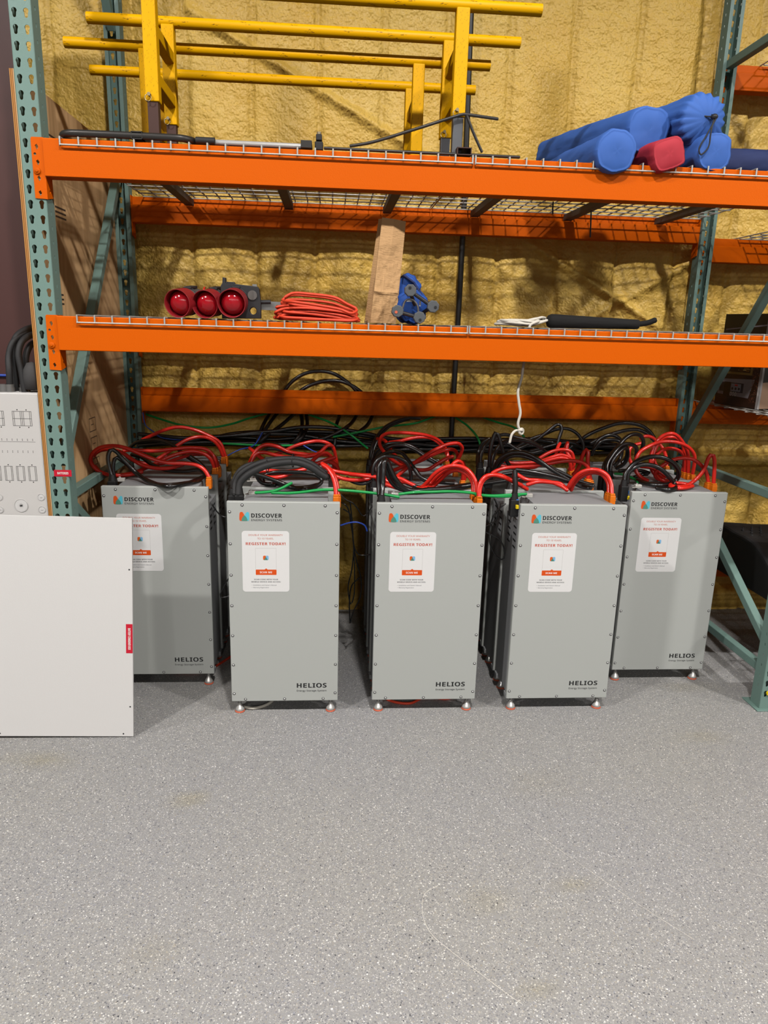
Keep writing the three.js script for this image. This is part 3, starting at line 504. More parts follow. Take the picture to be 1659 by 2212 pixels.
{
  const t = thing('tube_base', 'dark steel tube loop with a square socket lying on the top shelf', 'steel base'), y = DK1 + 0.013;
  const pts = []; const x0 = 0.116, x1 = 0.585, zf = 0.005, zb = -0.28, r = 0.06;
  for (const [cx, cz, a0] of [[x0 + r, zf - r, Math.PI], [x1 - r, zf - r, Math.PI / 2], [x1 - r, zb + r, 0], [x0 + r, zb + r, -Math.PI / 2]]) for (let k = 0; k <= 4; k++) { const a = a0 - k / 4 * Math.PI / 2; pts.push(V(cx + r * Math.cos(a), y, cz + r * Math.sin(a))); }
  part('loop', tube(pts, 0.0125, 120, 12, true), M.darkSteel, t);
  part('socket', merge(bx(0.372, 0.412, y - 0.012, y - 0.009, -0.3, 0.02), bx(0.372, 0.412, y + 0.011, y + 0.014, -0.3, 0.02), bx(0.372, 0.375, y - 0.012, y + 0.014, -0.3, 0.02), bx(0.409, 0.412, y - 0.012, y + 0.014, -0.3, 0.02)).translate(0, -0.0009, 0), M.darkSteel, t);
  part('cross_tube', bar(V(0.14, y, -0.14), V(0.56, y, -0.14), 0.0125, 12), M.darkSteel, t);
  done(t);
  const b = thing('clamp_bar', 'polished steel bar with a bolted clamp lying along the top shelf', 'steel bar');
  part('bar', bar(V(0.60, y, -0.04), V(0.99, y, -0.04), 0.0105, 14), M.chrome, b);
  part('grip', bar(V(0.592, y, -0.02), V(0.66, y, -0.02), 0.0128, 12), M.blackMatte, b);
  part('socket', merge(bx(0.97, 1.01, DK1, DK1 + 0.026, -0.09, 0.006, 0.002)), M.darkSteel, b);
  part('clamp', merge(bx(1.02, 1.05, DK1, DK1 + 0.03, -0.07, -0.02, 0.004), bx(1.024, 1.046, DK1 + 0.034, DK1 + 0.056, -0.065, -0.025, 0.004)), M.blackMatte, b);
  part('bolt', merge(bar(V(1.035, DK1 + 0.028, -0.045), V(1.035, DK1 + 0.062, -0.045), 0.005, 10), new THREE.CylinderGeometry(0.009, 0.009, 0.008, 6).translate(1.035, DK1 + 0.062, -0.045)), M.bolt, b);
  done(b);
  const f = thing('bent_rod', 'bent black steel rod bracket lying on the top shelf', 'steel rod'), P = (a, c, z) => { const p = atZ(a, c, -0.012); p.y = Math.max(p.y, DK1 + 0.0055); return p; };
  part('rod', merge(tube([V(1.056, DK1 + 0.0055, -0.012), V(1.3, DK1 + 0.0055, -0.012), V(1.55, DK1 + 0.0055, -0.012), V(1.78, DK1 + 0.0055, -0.012)], 0.0055)), M.darkSteel, f);
  part('rod', tube([V(1.15, DK1 + 0.017, -0.012), P(800, 308, -0.045), P(900, 278, -0.045), P(985, 251, -0.045), P(1000, 247, -0.045), P(1012, 248, -0.045), P(1075, 257, -0.045)], 0.0055), M.darkSteel, f);
  part('rod', tube([P(1008, 249, -0.04), P(1022, 285, -0.04), P(1039, 324, -0.03), P(1041, 328, -0.03)], 0.005), M.darkSteel, f);
  const s0 = atZ(1002, 333, -0.0); part('socket', merge(bx(s0.x - 0.027, s0.x + 0.027, DK1, DK1 + 0.003, -0.12, 0.01), bx(s0.x - 0.027, s0.x + 0.027, DK1 + 0.023, DK1 + 0.026, -0.12, 0.01), bx(s0.x - 0.027, s0.x - 0.024, DK1, DK1 + 0.026, -0.12, 0.01), bx(s0.x + 0.024, s0.x + 0.027, DK1, DK1 + 0.026, -0.12, 0.01)), M.brownSteel, f);
  done(f);
}
solo('steel_pole', tube([V(1.78, 0.1, -1.232), V(1.783, 1.2, -1.232), V(1.79, 2.2, -1.236), V(1.775, 3.2, -1.236), V(1.77, 4.2, -1.236)], 0.0155, 60), M.pole, 'black steel pole standing against the foam wall', 'pole');

// ------------------------------------------------------------------ fabric bags on the top shelf
function bagGeo(a, b, ra, rb, { sq = 2.2, sag = 0, seed = 1, flat = 0.85, gather = 0, up = V(0, 1, 0), wr = 1 } = {}) {   // soft sleeve from a (open end seen) to b
  const d = b.clone().sub(a), L = d.length(), z = d.clone().normalize(), x = new THREE.Vector3().crossVectors(up, z).normalize(), y = new THREE.Vector3().crossVectors(z, x);
  const nu = 48, cap = 9, nv = 40, pos = [], uv = [], ix = [];
  const ringAt = (t, k, out) => { const r = (ra + (rb - ra) * t) * k; for (let i = 0; i <= nu; i++) { const f = i / nu * 6.28318, c = Math.cos(f), s = Math.sin(f), e = Math.pow(Math.pow(Math.abs(c), sq) + Math.pow(Math.abs(s), sq), -1 / sq);
    const w = 1 + wr * (0.07 * nz(c * 2 + seed, s * 2, t * 4 + seed) + 0.035 * nz(c * 5 + seed * 2, s * 5, t * 14)) + (gather ? gather * Math.sin(f * 17 + seed) * Math.max(0, 1 - Math.abs(t) * 5) * k : 0);
    const p = a.clone().addScaledVector(z, t * L + out).addScaledVector(x, c * e * r * w).addScaledVector(y, s * e * r * w * flat); p.y -= sag * Math.sin(Math.PI * Math.max(0, Math.min(1, t))); pos.push(p.x, p.y, p.z); uv.push(i / nu * 2, t * L * 3); } };
  for (let j = 0; j < cap; j++) { const k = Math.pow(j / cap, 0.8); ringAt(0, Math.max(0.001, k * 0.97), (gather ? -ra * 0.35 * (1 - k * k) : -0.006 + 0.012 * k * k * k) + wr * 0.005 * nz(j, seed, 1)); }
  for (let j = 0; j <= nv; j++) { const t = j / nv, r = Math.min(1, 0.96 + t * 2); ringAt(t, r * (t > 0.94 ? Math.sqrt(1 - Math.pow((t - 0.94) / 0.0605, 2)) : 1), 0); }
  const rows = cap + nv + 1; for (let j = 0; j < rows - 1; j++) for (let i = 0; i < nu; i++) { const p = j * (nu + 1) + i, q = p + nu + 1; ix.push(p, p + 1, q, p + 1, q + 1, q); }
  const g = new THREE.BufferGeometry(); g.setAttribute('position', new THREE.Float32BufferAttribute(pos, 3)); g.setAttribute('uv', new THREE.Float32BufferAttribute(uv, 2)); g.setIndex(ix); g.computeVertexNormals(); return g;
}
function bag(name, label, mat, a, b, ra, rb, o) { const t = thing(name, label, 'bag', 'carry bags on the top shelf'); part('sleeve', bagGeo(a, b, ra, rb, o), mat, t); return t; }
done(bag('carry_bag', 'blue fabric carry bag with a round end overhanging the orange beam', M.blueBag, atZ(1332, 326, 0.05), V(2.1, DK1 + 0.075, -0.72), 0.077, 0.07, { seed: 2, flat: 0.98 }));
done(bag('carry_bag', 'blue fabric carry bag with a squarish end lying on the round ended bag', M.blueBag, atZ(1402, 281, -0.06), V(2.13, DK1 + 0.21, -0.92), 0.088, 0.072, { seed: 4, sq: 3.2, flat: 0.92 }));
done(bag('carry_bag', 'red fabric carry bag squeezed between the blue bags', M.redBag, atZ(1446, 332, 0.045), V(2.27, DK1 + 0.06, -0.7), 0.062, 0.056, { seed: 6, sq: 4, flat: 0.9, up: V(-0.35, 1, 0) }));
done(bag('carry_bag', 'blue fabric carry bag with a blunt end under the drawstring bag', M.blueBag, atZ(1545, 328, 0.015), V(2.43, DK1 + 0.066, -0.72), 0.069, 0.062, { seed: 8, sq: 2.8, flat: 0.98 }));
{
  const a = atZ(1519, 259, -0.03), b = V(2.37, DK1 + 0.23, -0.66);
  const t = bag('drawstring_bag', 'blue drawstring bag with gathered mouth on top of the pile', M.blueBag, a, b, 0.094, 0.08, { seed: 10, sq: 2.1, flat: 0.95, gather: 0.1 });
  const c = a.clone().add(V(0.02, 0.0, 0.045));
  const cl = part('cord_lock', new THREE.SphereGeometry(0.013, 14, 10).scale(1, 0.8, 1).translate(c.x, c.y, c.z), M.plastic, t, 'black cord lock');
  part('cord', merge(tube([c, atZ(1536, 285, 0.03), atZ(1530, 318, 0.03), atZ(1514, 334, 0.03), atZ(1510, 322, 0.03), atZ(1524, 296, 0.03), c.clone().add(V(0.006, -0.005, 0.005))], 0.0028, 60, 8), tube([c, atZ(1534, 245, -0.01), atZ(1528, 236, -0.03), atZ(1520, 250, 0.0), c], 0.0028, 40, 8)), M.blackMatte, t, 'black drawstring cord');
  done(t);
}
done(bag('carry_bag', 'dark navy fabric bag lying flat towards the rack upright', M.navyBag, V(2.57, DK1 + 0.055, -0.16), V(3.04, DK1 + 0.06, -0.22), 0.052, 0.062, { seed: 12, sq: 2.4, flat: 0.95 }));

// ------------------------------------------------------------------ things on the lower shelf
function warningLamp(px, py, z, yaw, label) {
  const t = thing('marker_lamp', label, 'lamp', 'red marker lamps'), c = atZ(px, py, z).max(V(0, DK2 + 0.0535, -9)), q = new THREE.Quaternion().setFromEuler(new THREE.Euler(0.13, yaw, 0)), put = (g) => g.applyQuaternion(q).translate(c.x, c.y, c.z);
  part('hood', put(lathe([[0.05, -0.04], [0.0525, -0.035], [0.0525, 0.03], [0.0515, 0.031], [0.049, 0.03], [0.048, -0.03], [0.04, -0.04]], 36).rotateX(Math.PI / 2)), M.hood, t, 'dark red hood');
  part('lens', put(lathe([[0.0478, -0.012], [0.0445, 0.002], [0.037, 0.013], [0.026, 0.021], [0.013, 0.0255], [0, 0.027]], 36).rotateX(Math.PI / 2)), M.lens, t, 'glossy red domed lens');
  part('body', put(lathe([[0, -0.17], [0.03, -0.17], [0.036, -0.165], [0.046, -0.12], [0.05, -0.04], [0.04, -0.036]], 30).rotateX(Math.PI / 2)), M.can, t);
  part('strap', put(merge(new THREE.TorusGeometry(0.0505, 0.0035, 8, 30).translate(0, 0, -0.06), bx(-0.012, 0.02, 0.046, 0.056, -0.11, -0.05, 0.003))), M.plastic, t);
  part('cable_tail', put(tube([V(0.03, 0.03, -0.13), V(0.045, 0.05, -0.12), V(0.055, 0.045, -0.09), V(0.06, 0.0, -0.1)], 0.003, 24, 6)), M.red, t);
  return done(t);
}
warningLamp(391, 664, -0.03, -0.28, 'red marker lamp in a hood, farthest of three from the black bracket');
warningLamp(449, 666, -0.03, -0.24, 'red marker lamp in a hood between the other two red lamps');
warningLamp(503, 654, 0.0, -0.05, 'red marker lamp in a hood resting on the black plastic bracket');
{
  const t = thing('plastic_bracket', 'black plastic bracket with toothed top edge and round holes', 'bracket');
  const s = new THREE.Shape(); [[-0.07, 0], [0.075, 0.004], [0.076, 0.06], [0.07, 0.112], [0.065, 0.119], [-0.02, 0.126]].forEach(([x, y], i) => (i ? s.lineTo(x, y) : s.moveTo(x, y)));
  for (let k = 0; k < 4; k++) { const x = -0.024 - k * 0.008; s.lineTo(x, 0.133); s.lineTo(x - 0.004, 0.133); s.lineTo(x - 0.004, 0.127); s.lineTo(x - 0.008, 0.127); }
  [[-0.057, 0.148], [-0.064, 0.149], [-0.065, 0.13], [-0.072, 0.118]].forEach(([x, y]) => s.lineTo(x, y)); s.closePath();
  const hole = new THREE.Path(); hole.absarc(0.048, 0.03, 0.0155, 0, 6.283, false); s.holes.push(hole);
  const c = V(0.735, DK2, -0.085);
  part('plate', new THREE.ExtrudeGeometry(s, { depth: 0.03, bevelEnabled: true, bevelSize: 0.002, bevelThickness: 0.002, bevelSegments: 2, curveSegments: 14 }).translate(c.x, c.y + 0.002, c.z), M.plastic, t);
  part('knob', merge(new THREE.CylinderGeometry(0.018, 0.018, 0.006, 24).rotateX(Math.PI / 2).translate(c.x + 0.047, c.y + 0.09, c.z + 0.035), bx(c.x + 0.0455, c.x + 0.0485, c.y + 0.076, c.y + 0.104, c.z + 0.037, c.z + 0.041).applyMatrix4(new THREE.Matrix4().makeTranslation(0, 0, 0))), M.can, t, 'grey slotted knob');
  part('stud', merge(bar(V(c.x + 0.07, c.y + 0.066, c.z + 0.012), V(c.x + 0.115, c.y + 0.068, c.z + 0.012), 0.008, 12)), M.plastic, t);
  part('foil_tag', bx(c.x + 0.045, c.x + 0.062, c.y + 0.118, c.y + 0.132, c.z + 0.008, c.z + 0.012).applyMatrix4(new THREE.Matrix4()), M.aluminium, t, 'small silver tag');
  done(t);
  const p = thing('metal_strap', 'flat aluminium strap with a bolt hole behind the orange cord', 'metal strap');
  const a = atZ(560, 650, -0.12), b = atZ(625, 671, -0.12); const sh = new THREE.Shape(); sh.moveTo(a.x, b.y); sh.lineTo(b.x + 0.02, b.y - 0.002); sh.lineTo(b.x + 0.02, a.y - 0.003); sh.lineTo(a.x, a.y); const h2 = new THREE.Path(); h2.absarc(a.x + 0.07, (a.y + b.y) / 2, 0.004, 0, 6.283, false); sh.holes.push(h2);
  part('strap', new THREE.ExtrudeGeometry(sh, { depth: 0.003, bevelEnabled: false }).translate(0, 0, -0.12), M.aluminium, p); part('foot', bx(b.x + 0.0, b.x + 0.02, DK2, b.y, -0.12, -0.117), M.aluminium, p); part('end_tab', bx(a.x - 0.004, a.x, b.y - 0.003, a.y + 0.002, -0.13, -0.1), M.tagText, p); done(p);
}
{ // coiled extension cord: one long cord in flattened loops
  const r = rng(71), pts = [], loops = 15; const A = (px, py, z) => atZ(px, py, z);
  for (let k = 0; k < loops; k++) {
    const f = k / (loops - 1), zc = -0.02 - 0.16 * ((k * 5) % 7) / 7, lift = f * f;
    const lx = 597 + 14 * (r() - 0.5) + 14 * lift, ly = 690 - 44 * lift, rx = 772 + 8 * (r() - 0.5), ry = 699 - 26 * lift, bow = 6 + 10 * r();
    const bot = [[lx + 20, ly + 6], [lx + 70, (ly * 0.7 + ry * 0.3) + 5], [lx + 120, (ly * 0.35 + ry * 0.65) + 5], [rx - 12, ry + 4]], top = [[rx, ry - 5], [rx - 22, ry - bow - 3], [lx + 110, (ly * 0.4 + ry * 0.6) - bow - 5], [lx + 55, (ly * 0.7 + ry * 0.3) - bow - 5], [lx + 16, ly - bow * 0.9], [lx, ly - 4]];
    bot.forEach(([a, b]) => pts.push(A(a, b, zc + 0.012))); top.forEach(([a, b]) => pts.push(A(a, b, zc - 0.02)));
  }
  for (const p of pts) p.y = Math.max(p.y, DK2 + 0.006);
  const g = tube(pts, 0.0056, 700, 8); solo('extension_cord', g, M.cordOrange, 'orange extension cord coiled in long loops on the lower shelf', 'cord');
}
{ // paper bag
  const t = thing('paper_bag', 'tall brown paper bag standing on the lower shelf', 'paper bag');
  const levels = 60, pos = [], uv = [], ix = [];
  const A0 = V(1.239, DK2, -0.035), B0 = V(1.341, DK2, -0.06), A1 = V(1.279, 2.078, -0.1), B1 = V(1.374, 2.07, -0.125), back = V(-0.24, 0, -0.97);
  const nx = 20, nzr = 10, per = 2 * (nx + nzr), ss = (e0, e1, v) => { const q = Math.max(0, Math.min(1, (v - e0) / (e1 - e0))); return q * q * (3 - 2 * q); };
  for (let j = 0; j <= levels; j++) { const h = j / levels, a = A0.clone().lerp(A1, h), b = B0.clone().lerp(B1, h), dp = 0.085 * (1 - 0.45 * h), va = a.clone().addScaledVector(back, dp), vb = b.clone().addScaledVector(back, dp);
    for (let i = 0; i <= per; i++) { const k = i % per; let p, u = 0, side = 0;
      if (k < nx) { u = k / nx; p = a.clone().lerp(b, u); } else if (k < nx + nzr) { u = (k - nx) / nzr; side = -1; p = b.clone().lerp(vb, u); } else if (k < 2 * nx + nzr) p = vb.clone().lerp(va, (k - nx - nzr) / nx); else { u = (k - 2 * nx - nzr) / nzr; side = 1; p = va.clone().lerp(a, u); }
      if (side) p.x += side * 0.02 * (1 - Math.abs(u - 0.5) * 2) * ss(0.1, 0.9, h);
      else if (k < nx) { const ridge = 1 - Math.abs(u - 0.5) * 2; p.z += ridge * (0.011 * ss(0.62, 0.78, h) - 0.004 * ss(0.3, 0.1, h)) + 0.0055 * nz(u * 3.2, h * 7, 3) * (1 - ss(0.7, 0.85, h)) + 0.003 * nz(u * 9, h * 18, 6) * (1 - ss(0.7, 0.8, h)) + 0.007 * Math.exp(-Math.pow((h - 0.29 - 0.03 * Math.abs(u - 0.5)) / 0.02, 2)) - 0.012 * ss(0.16, 0.0, h) * ridge; }
      pos.push(p.x, p.y, p.z); uv.push(i / per, h * 2); } }
  for (let j = 0; j < levels; j++) for (let i = 0; i < per; i++) { const p = j * (per + 1) + i, q = p + per + 1; ix.push(p, p + 1, q, p + 1, q + 1, q); }
  const g = new THREE.BufferGeometry(); g.setAttribute('position', new THREE.Float32BufferAttribute(pos, 3)); g.setAttribute('uv', new THREE.Float32BufferAttribute(uv, 2)); g.setIndex(ix); const q = g.toNonIndexed(); q.computeVertexNormals();
  part('sack', q, M.paper, t); part('bottom', bx(1.235, 1.325, DK2 + 0.0002, DK2 + 0.002, -0.12, -0.065), M.paper, t); done(t);
}
{ // folded stool
  const t = thing('folding_stool', 'folded blue camp stool with grey plastic feet beside the paper bag', 'stool');
  const feet = [[887, 627], [936, 662], [859, 672], [906, 697]].map(([a, b]) => atZ(a, b, 0.012)), axis = V(0.1, 0.02, -1).normalize();
  const footG = () => { const s = new THREE.Shape(); for (let k = 0; k < 8; k++) { const a = k / 8 * 6.283 + 0.39, rr = 0.021; if (k) s.lineTo(Math.cos(a) * rr, Math.sin(a) * rr); else s.moveTo(Math.cos(a) * rr, Math.sin(a) * rr); } s.closePath(); return new THREE.ExtrudeGeometry(s, { depth: 0.024, bevelEnabled: true, bevelSize: 0.0025, bevelThickness: 0.003, bevelSegments: 2 }); };
  feet.forEach((p, i) => { p.y = Math.max(p.y, DK2 + 0.0245); const f = part('foot', footG().rotateZ(i * 0.7).translate(p.x, p.y, p.z - 0.024), M.stoolGrey, t, 'grey octagonal plastic foot'); const o = [[-0.003, 0.009], [0.008, -0.003], [-0.006, -0.004], [0.002, -0.009]][i]; part('foot_plug', new THREE.CylinderGeometry(0.0055, 0.0055, 0.003, 14).rotateX(Math.PI / 2).translate(p.x + o[0], p.y + o[1], p.z + 0.0035), i === 2 ? M.pad : M.ink, f); });
  feet.forEach((p) => part('leg', bar(p.clone().add(V(0, 0, -0.02)), p.clone().lerp(V(1.42, 1.745, 0), 0.55).add(V(0.06, 0.015, -0.62)), 0.0085, 10), M.stoolTube, t));
  const hub = (i, j) => part('crossbar', bar(feet[i].clone().add(V(0, 0, -0.03)), feet[j].clone().add(V(0, 0, -0.03)), 0.0075, 10), M.stoolTube, t); hub(0, 1); hub(2, 3); const mid2 = atZ(903, 682, -0.09); for (const i of [0, 1]) part('crossbar', bar(feet[i].clone().add(V(0, 0, -0.03)), mid2, 0.0075, 10), M.stoolTube, t);
  part('seat_fabric', bagGeo(V(1.405, 1.748, -0.06), V(1.44, 1.755, -0.6), 0.06, 0.06, { seed: 21, sq: 2.4, flat: 1.06, wr: 3.0 }), M.stoolBlue, t, 'crumpled blue seat fabric');
  part('flap', bagGeo(V(1.385, 1.815, -0.1), V(1.42, 1.8, -0.6), 0.046, 0.05, { seed: 25, sq: 2.6, flat: 1.15, wr: 3.4, up: V(0.8, 1, 0) }), M.stoolBlue, t, 'folded blue fabric flap');
  part('flap', merge(beamBox(V(1.366, 1.868, -0.22), V(1.412, 1.838, -0.22), 0.008, 0.3, 0.003, V(0, 0, 1)), beamBox(V(1.41, 1.839, -0.22), V(1.462, 1.762, -0.22), 0.008, 0.3, 0.003, V(0, 0, 1))), M.navyBag, t, 'dark blue edge flap');
  part('buckle', merge(bx(1.378, 1.4, 1.765, 1.774, -0.035, -0.03), bx(1.428, 1.434, 1.75, 1.77, -0.035, -0.03)), M.tagText, t, 'white buckle');
  part('strap', tube([V(1.36, 1.735, -0.02), V(1.375, 1.77, -0.02), V(1.4, 1.772, -0.02), V(1.42, 1.75, -0.02), V(1.425, 1.715, -0.02)], 0.004, 30, 6), M.can, t);
  done(t);
}
{ // rope
  const t = thing('rope', 'white rope coiled on the lower shelf with a knotted end hanging down', 'rope'), y = DK2 + 0.006, pts = [], r = rng(91);
  for (let k = 0; k < 46; k++) { const f = k / 45 * 6.283 * 4.5, R = 0.06 + 0.02 * r(); pts.push(V(1.88 + Math.cos(f) * R * 1.35 + 0.012 * (r() - 0.5), y + 0.008 * r() + k * 0.0004 + (Math.cos(f) > 0.4 ? 0.012 : 0), -0.2 + Math.sin(f) * R * 1.3)); }
  pts.push(V(1.93, y + 0.02, -0.12), V(1.905, y + 0.012, -0.09), V(1.888, y + 0.002, -0.084), V(1.885, T2 - 0.05, -0.085));
  const h = [[1131, 787], [1127, 815], [1119, 845], [1121, 870], [1124, 893], [1119, 915], [1121, 925], [1127, 933]]; h.forEach(([a, b]) => pts.push(atZ(a, b, -0.085)));
  part('coil', tube(pts, 0.0055, 500, 8), M.rope, t);
  const kc = atZ(1126, 932, -0.085); part('knot', merge(new THREE.TorusGeometry(0.011, 0.0055, 8, 20).rotateY(0.6).translate(kc.x, kc.y, kc.z), new THREE.TorusGeometry(0.009, 0.0055, 8, 20).rotateX(1.2).translate(kc.x - 0.006, kc.y + 0.003, kc.z)), M.rope, t);
  part('tail', tube([kc, atZ(1115, 930, -0.085), atZ(1106, 938, -0.08), atZ(1101, 956, -0.08)], 0.0055, 24, 8), M.rope, t);
  done(t);
}
{
  const a = V(1.985, DK2 + 0.029, -0.2), b = V(2.4, DK2 + 0.03, -0.24);
  const t = thing('fabric_roll', 'black rolled fabric case lying on the lower shelf', 'roll'); part('roll', bagGeo(b.clone().add(V(0.0, -0.004, 0)), a, 0.02, 0.029, { seed: 31, flat: 1, wr: 0.5 }), M.blackCloth, t); part('tip', tube([b.clone().add(V(-0.02, -0.006, 0)), b.clone().add(V(0.035, 0.004, 0.02)), b.clone().add(V(0.062, 0.016, 0.03))], 0.0115), M.blackCloth, t); done(t);
}
for (const [a, b, c, d] of [[1195, 436, 1194, 462], [1277, 455, 1275, 512]]) solo('zip_tie', tube([atZ(a, b, -0.75), atZ(a - 1, (b + d) / 2, -0.75), atZ(c, d, -0.75)], 0.0035), M.blackMatte, 'black strap end hanging from the wire deck', 'strap', 'strap ends under the deck');

// ------------------------------------------------------------------ cables over the batteries
const ZOOM = { a: [180, 900, 4.88], b: [490, 900, 5.352], c: [760, 890, 5.184], d: [1010, 890, 4.74], e: [1280, 890, 5.184], w: [290, 790, 3.253] };
const over = (p, r) => ROWS.some((q) => Math.abs(p.x - q.x) < BW + 0.01 && p.z < q.z + 0.01 && p.z > q.z - q.n * UNIT) && p.y < BT + r + 0.001;
function trace(key, list, z0, z1, r) {
  const [ox, oy, s] = ZOOM[key], n = list.length;
  return list.map(([x, y, z], i) => { const px = ox + x / s, py = oy + y / s; let p = atZ(px, py, z ?? z0 + (z1 - z0) * i / (n - 1)); if (over(p, r)) p = atY(px, py, BT + r + 0.002); return p; });
}
const plugG = merge(bx(-0.012, 0.012, -0.055, -0.008, -0.019, 0.019, 0.003), bx(-0.0125, 0.0125, -0.03, -0.026, -0.0195, 0.0195), bx(-0.0105, 0.0105, -0.008, 0.0, -0.014, 0.014, 0.002));
const bigPlugG = merge(bx(-0.018, 0.018, -0.085, -0.01, -0.02, 0.02, 0.004), new THREE.CylinderGeometry(0.0135, 0.018, 0.03, 14).translate(0, 0.002, 0));
function cable(name, key, list, z0, z1, r, mat, label, group, plug) {
  const t = thing(name, label, 'cable', group), pts = trace(key, list, z0, z1, r);
  part('conductor', tube(pts, r), mat, t);
  if (plug) { const p = part('plug', plug === 'orange' ? plugG : bigPlugG, plug === 'orange' ? M.plugOrange : M.plugBlack, t, plug + ' plug'); p.position.copy(pts[0]).add(V(0, plug === 'orange' ? 0.004 : -0.004, 0)); }
  return done(t);
}
const RC = 0.0092;
const rowName = ['over the cabinet behind the white panel', 'over the cabinet with the grey cable bundle', 'over the middle cabinet', 'over the cabinet below the rope', 'over the cabinet beside the green upright'];
const red = (row, key, list, z0, z1 = z0, plug = true) => cable('red_battery_cable', key, list, z0, z1, RC, M.red, plug ? `red battery cable with orange plug ${rowName[row]}` : `red battery cable without visible plug ${rowName[row]}`, `red cables ${plug ? 'with plugs ' : ''}${rowName[row]}`, plug ? 'orange' : null);
const blk = (row, key, list, z0, z1 = z0, plug = null, r = RC) => cable('black_battery_cable', key, list, z0, z1, r, M.black, plug ? `black battery cable with black plug ${rowName[row]}` : `black battery cable without visible plug ${rowName[row]}`, `black cables ${plug ? 'with plugs ' : ''}${rowName[row]}`, plug);
// row 1
red(0, 'a', [[1325, 640], [1275, 560], [1190, 510], [1050, 492], [900, 488], [760, 455], [620, 400], [500, 350], [400, 318], [290, 308], [170, 330], [90, 400], [78, 470], [130, 550], [220, 600], [330, 618], [480, 612], [620, 580]], -0.40, -0.5);
red(0, 'a', [[1385, 545], [1345, 450], [1275, 392], [1150, 365], [1000, 392], [850, 450], [740, 505], [650, 545], [540, 590], [420, 612], [280, 605], [170, 570], [105, 500], [100, 425], [160, 365], [260, 345], [400, 375], [500, 440], [620, 510], [780, 545], [920, 540], [1060, 500]], -0.66, -0.5);
red(0, 'a', [[1405, 540], [1375, 420], [1300, 348], [1150, 328], [950, 342], [750, 362], [550, 355], [420, 362], [440, 400], [520, 460]], -0.70, -0.62);
red(0, 'a', [[1425, 530], [1370, 410], [1280, 395], [1150, 400], [1000, 440], [850, 490], [700, 500], [580, 480]], -0.74, -0.7);
red(0, 'a', [[1478, 430], [1425, 310], [1335, 232], [1220, 212], [1090, 245], [990, 305], [880, 385], [780, 450]], -0.94, -0.8);
red(0, 'a', [[1500, 422], [1440, 275], [1300, 190], [1150, 132], [1000, 110], [860, 140], [740, 190], [620, 245]], -0.96, -0.95);
blk(0, 'a', [[305, 640], [270, 520], [262, 410], [295, 345], [350, 372], [430, 465], [560, 590], [700, 690], [860, 720], [1050, 705], [1230, 660], [1292, 590], [1240, 500], [1130, 420]], -0.36, -0.45, 'black');
blk(0, 'a', [[325, 640], [312, 520], [345, 430], [420, 470], [560, 600], [720, 690], [900, 735], [1100, 700], [1250, 640]], -0.4, -0.45);
blk(0, 'a', [[480, 335], [560, 272], [700, 248], [850, 262], [960, 315], [1090, 420], [1190, 480]], -0.85, -0.7);
blk(0, 'a', [[510, 400], [620, 430], [700, 490], [860, 560], [1060, 575], [1230, 560], [1290, 610]], -0.6, -0.45);
// row 2
red(1, 'b', [[1262, 905], [1250, 780], [1215, 670], [1170, 600], [1110, 560]], -0.08, -0.16);
red(1, 'b', [[1285, 905], [1268, 760], [1225, 650], [1160, 580], [1100, 545]], -0.1, -0.2);
red(1, 'b', [[1280, 620], [1262, 480], [1225, 350], [1150, 300], [1040, 282], [900, 305], [760, 350], [660, 400], [540, 440]], -0.9, -0.8);
red(1, 'b', [[1262, 600], [1240, 520], [1180, 450], [1060, 440], [900, 462], [740, 470], [560, 445], [420, 412], [340, 430], [290, 500], [262, 560]], -0.65, -0.55);
red(1, 'b', [[1250, 640], [1210, 470], [1140, 420], [1060, 450], [980, 520]], -0.6, -0.5, false);
red(1, 'b', [[265, 365], [330, 420], [440, 510], [520, 540]], -0.7, -0.5, false);
red(1, 'b', [[262, 540], [310, 440], [370, 360], [460, 325], [580, 345], [700, 400], [860, 430], [1050, 430], [1170, 330], [1220, 340]], -0.6, -0.7, false);
red(1, 'b', [[420, 690], [520, 705], [650, 690], [780, 640], [910, 605]], -0.3, -0.35, false);
red(1, 'b', [[300, 640], [500, 625], [650, 640], [780, 625], [880, 600], [1000, 560], [1150, 500], [1250, 470]], -0.4, -0.5, false);
red(1, 'b', [[1120, 580], [1230, 625], [1350, 650], [1500, 670], [1680, 680], [1900, 690]], -0.4, -0.45, false);
red(1, 'b', [[1110, 660], [1230, 680], [1350, 720], [1500, 735], [1680, 715], [1850, 700]], -0.38, -0.42, false);
red(1, 'b', [[1010, 540], [1090, 545], [1180, 520], [1260, 560], [1290, 610]], -0.5, -0.55, false);
const bundle = (list, z0, z1, r, mat = M.blackMatte) => cable('cable_bundle', 'b', list, z0, z1, r, mat, 'thick charcoal cable in the tied bundle arching over the cabinet', 'tied charcoal cables', null);
bundle([[90, 900], [100, 760], [160, 660], [300, 570], [480, 510], [680, 490], [860, 500], [1000, 560], [1090, 630], [1170, 700]], -0.1, -0.14, 0.013);
bundle([[130, 900], [150, 770], [230, 680], [350, 610], [480, 560], [640, 530], [820, 530], [980, 590], [1080, 660], [1150, 700]], -0.08, -0.12, 0.0145);
bundle([[70, 890], [80, 740], [150, 620], [260, 555], [360, 545]], -0.16, -0.2, 0.011);
solo('cable_bundle_plug', merge(bigPlugG.clone().translate(...atZ(503, 1063, -0.09).toArray()), bigPlugG.clone().translate(...atZ(517, 1063, -0.08).toArray())), M.plugBlack, 'pair of black plugs below the tied charcoal bundle', 'plug');
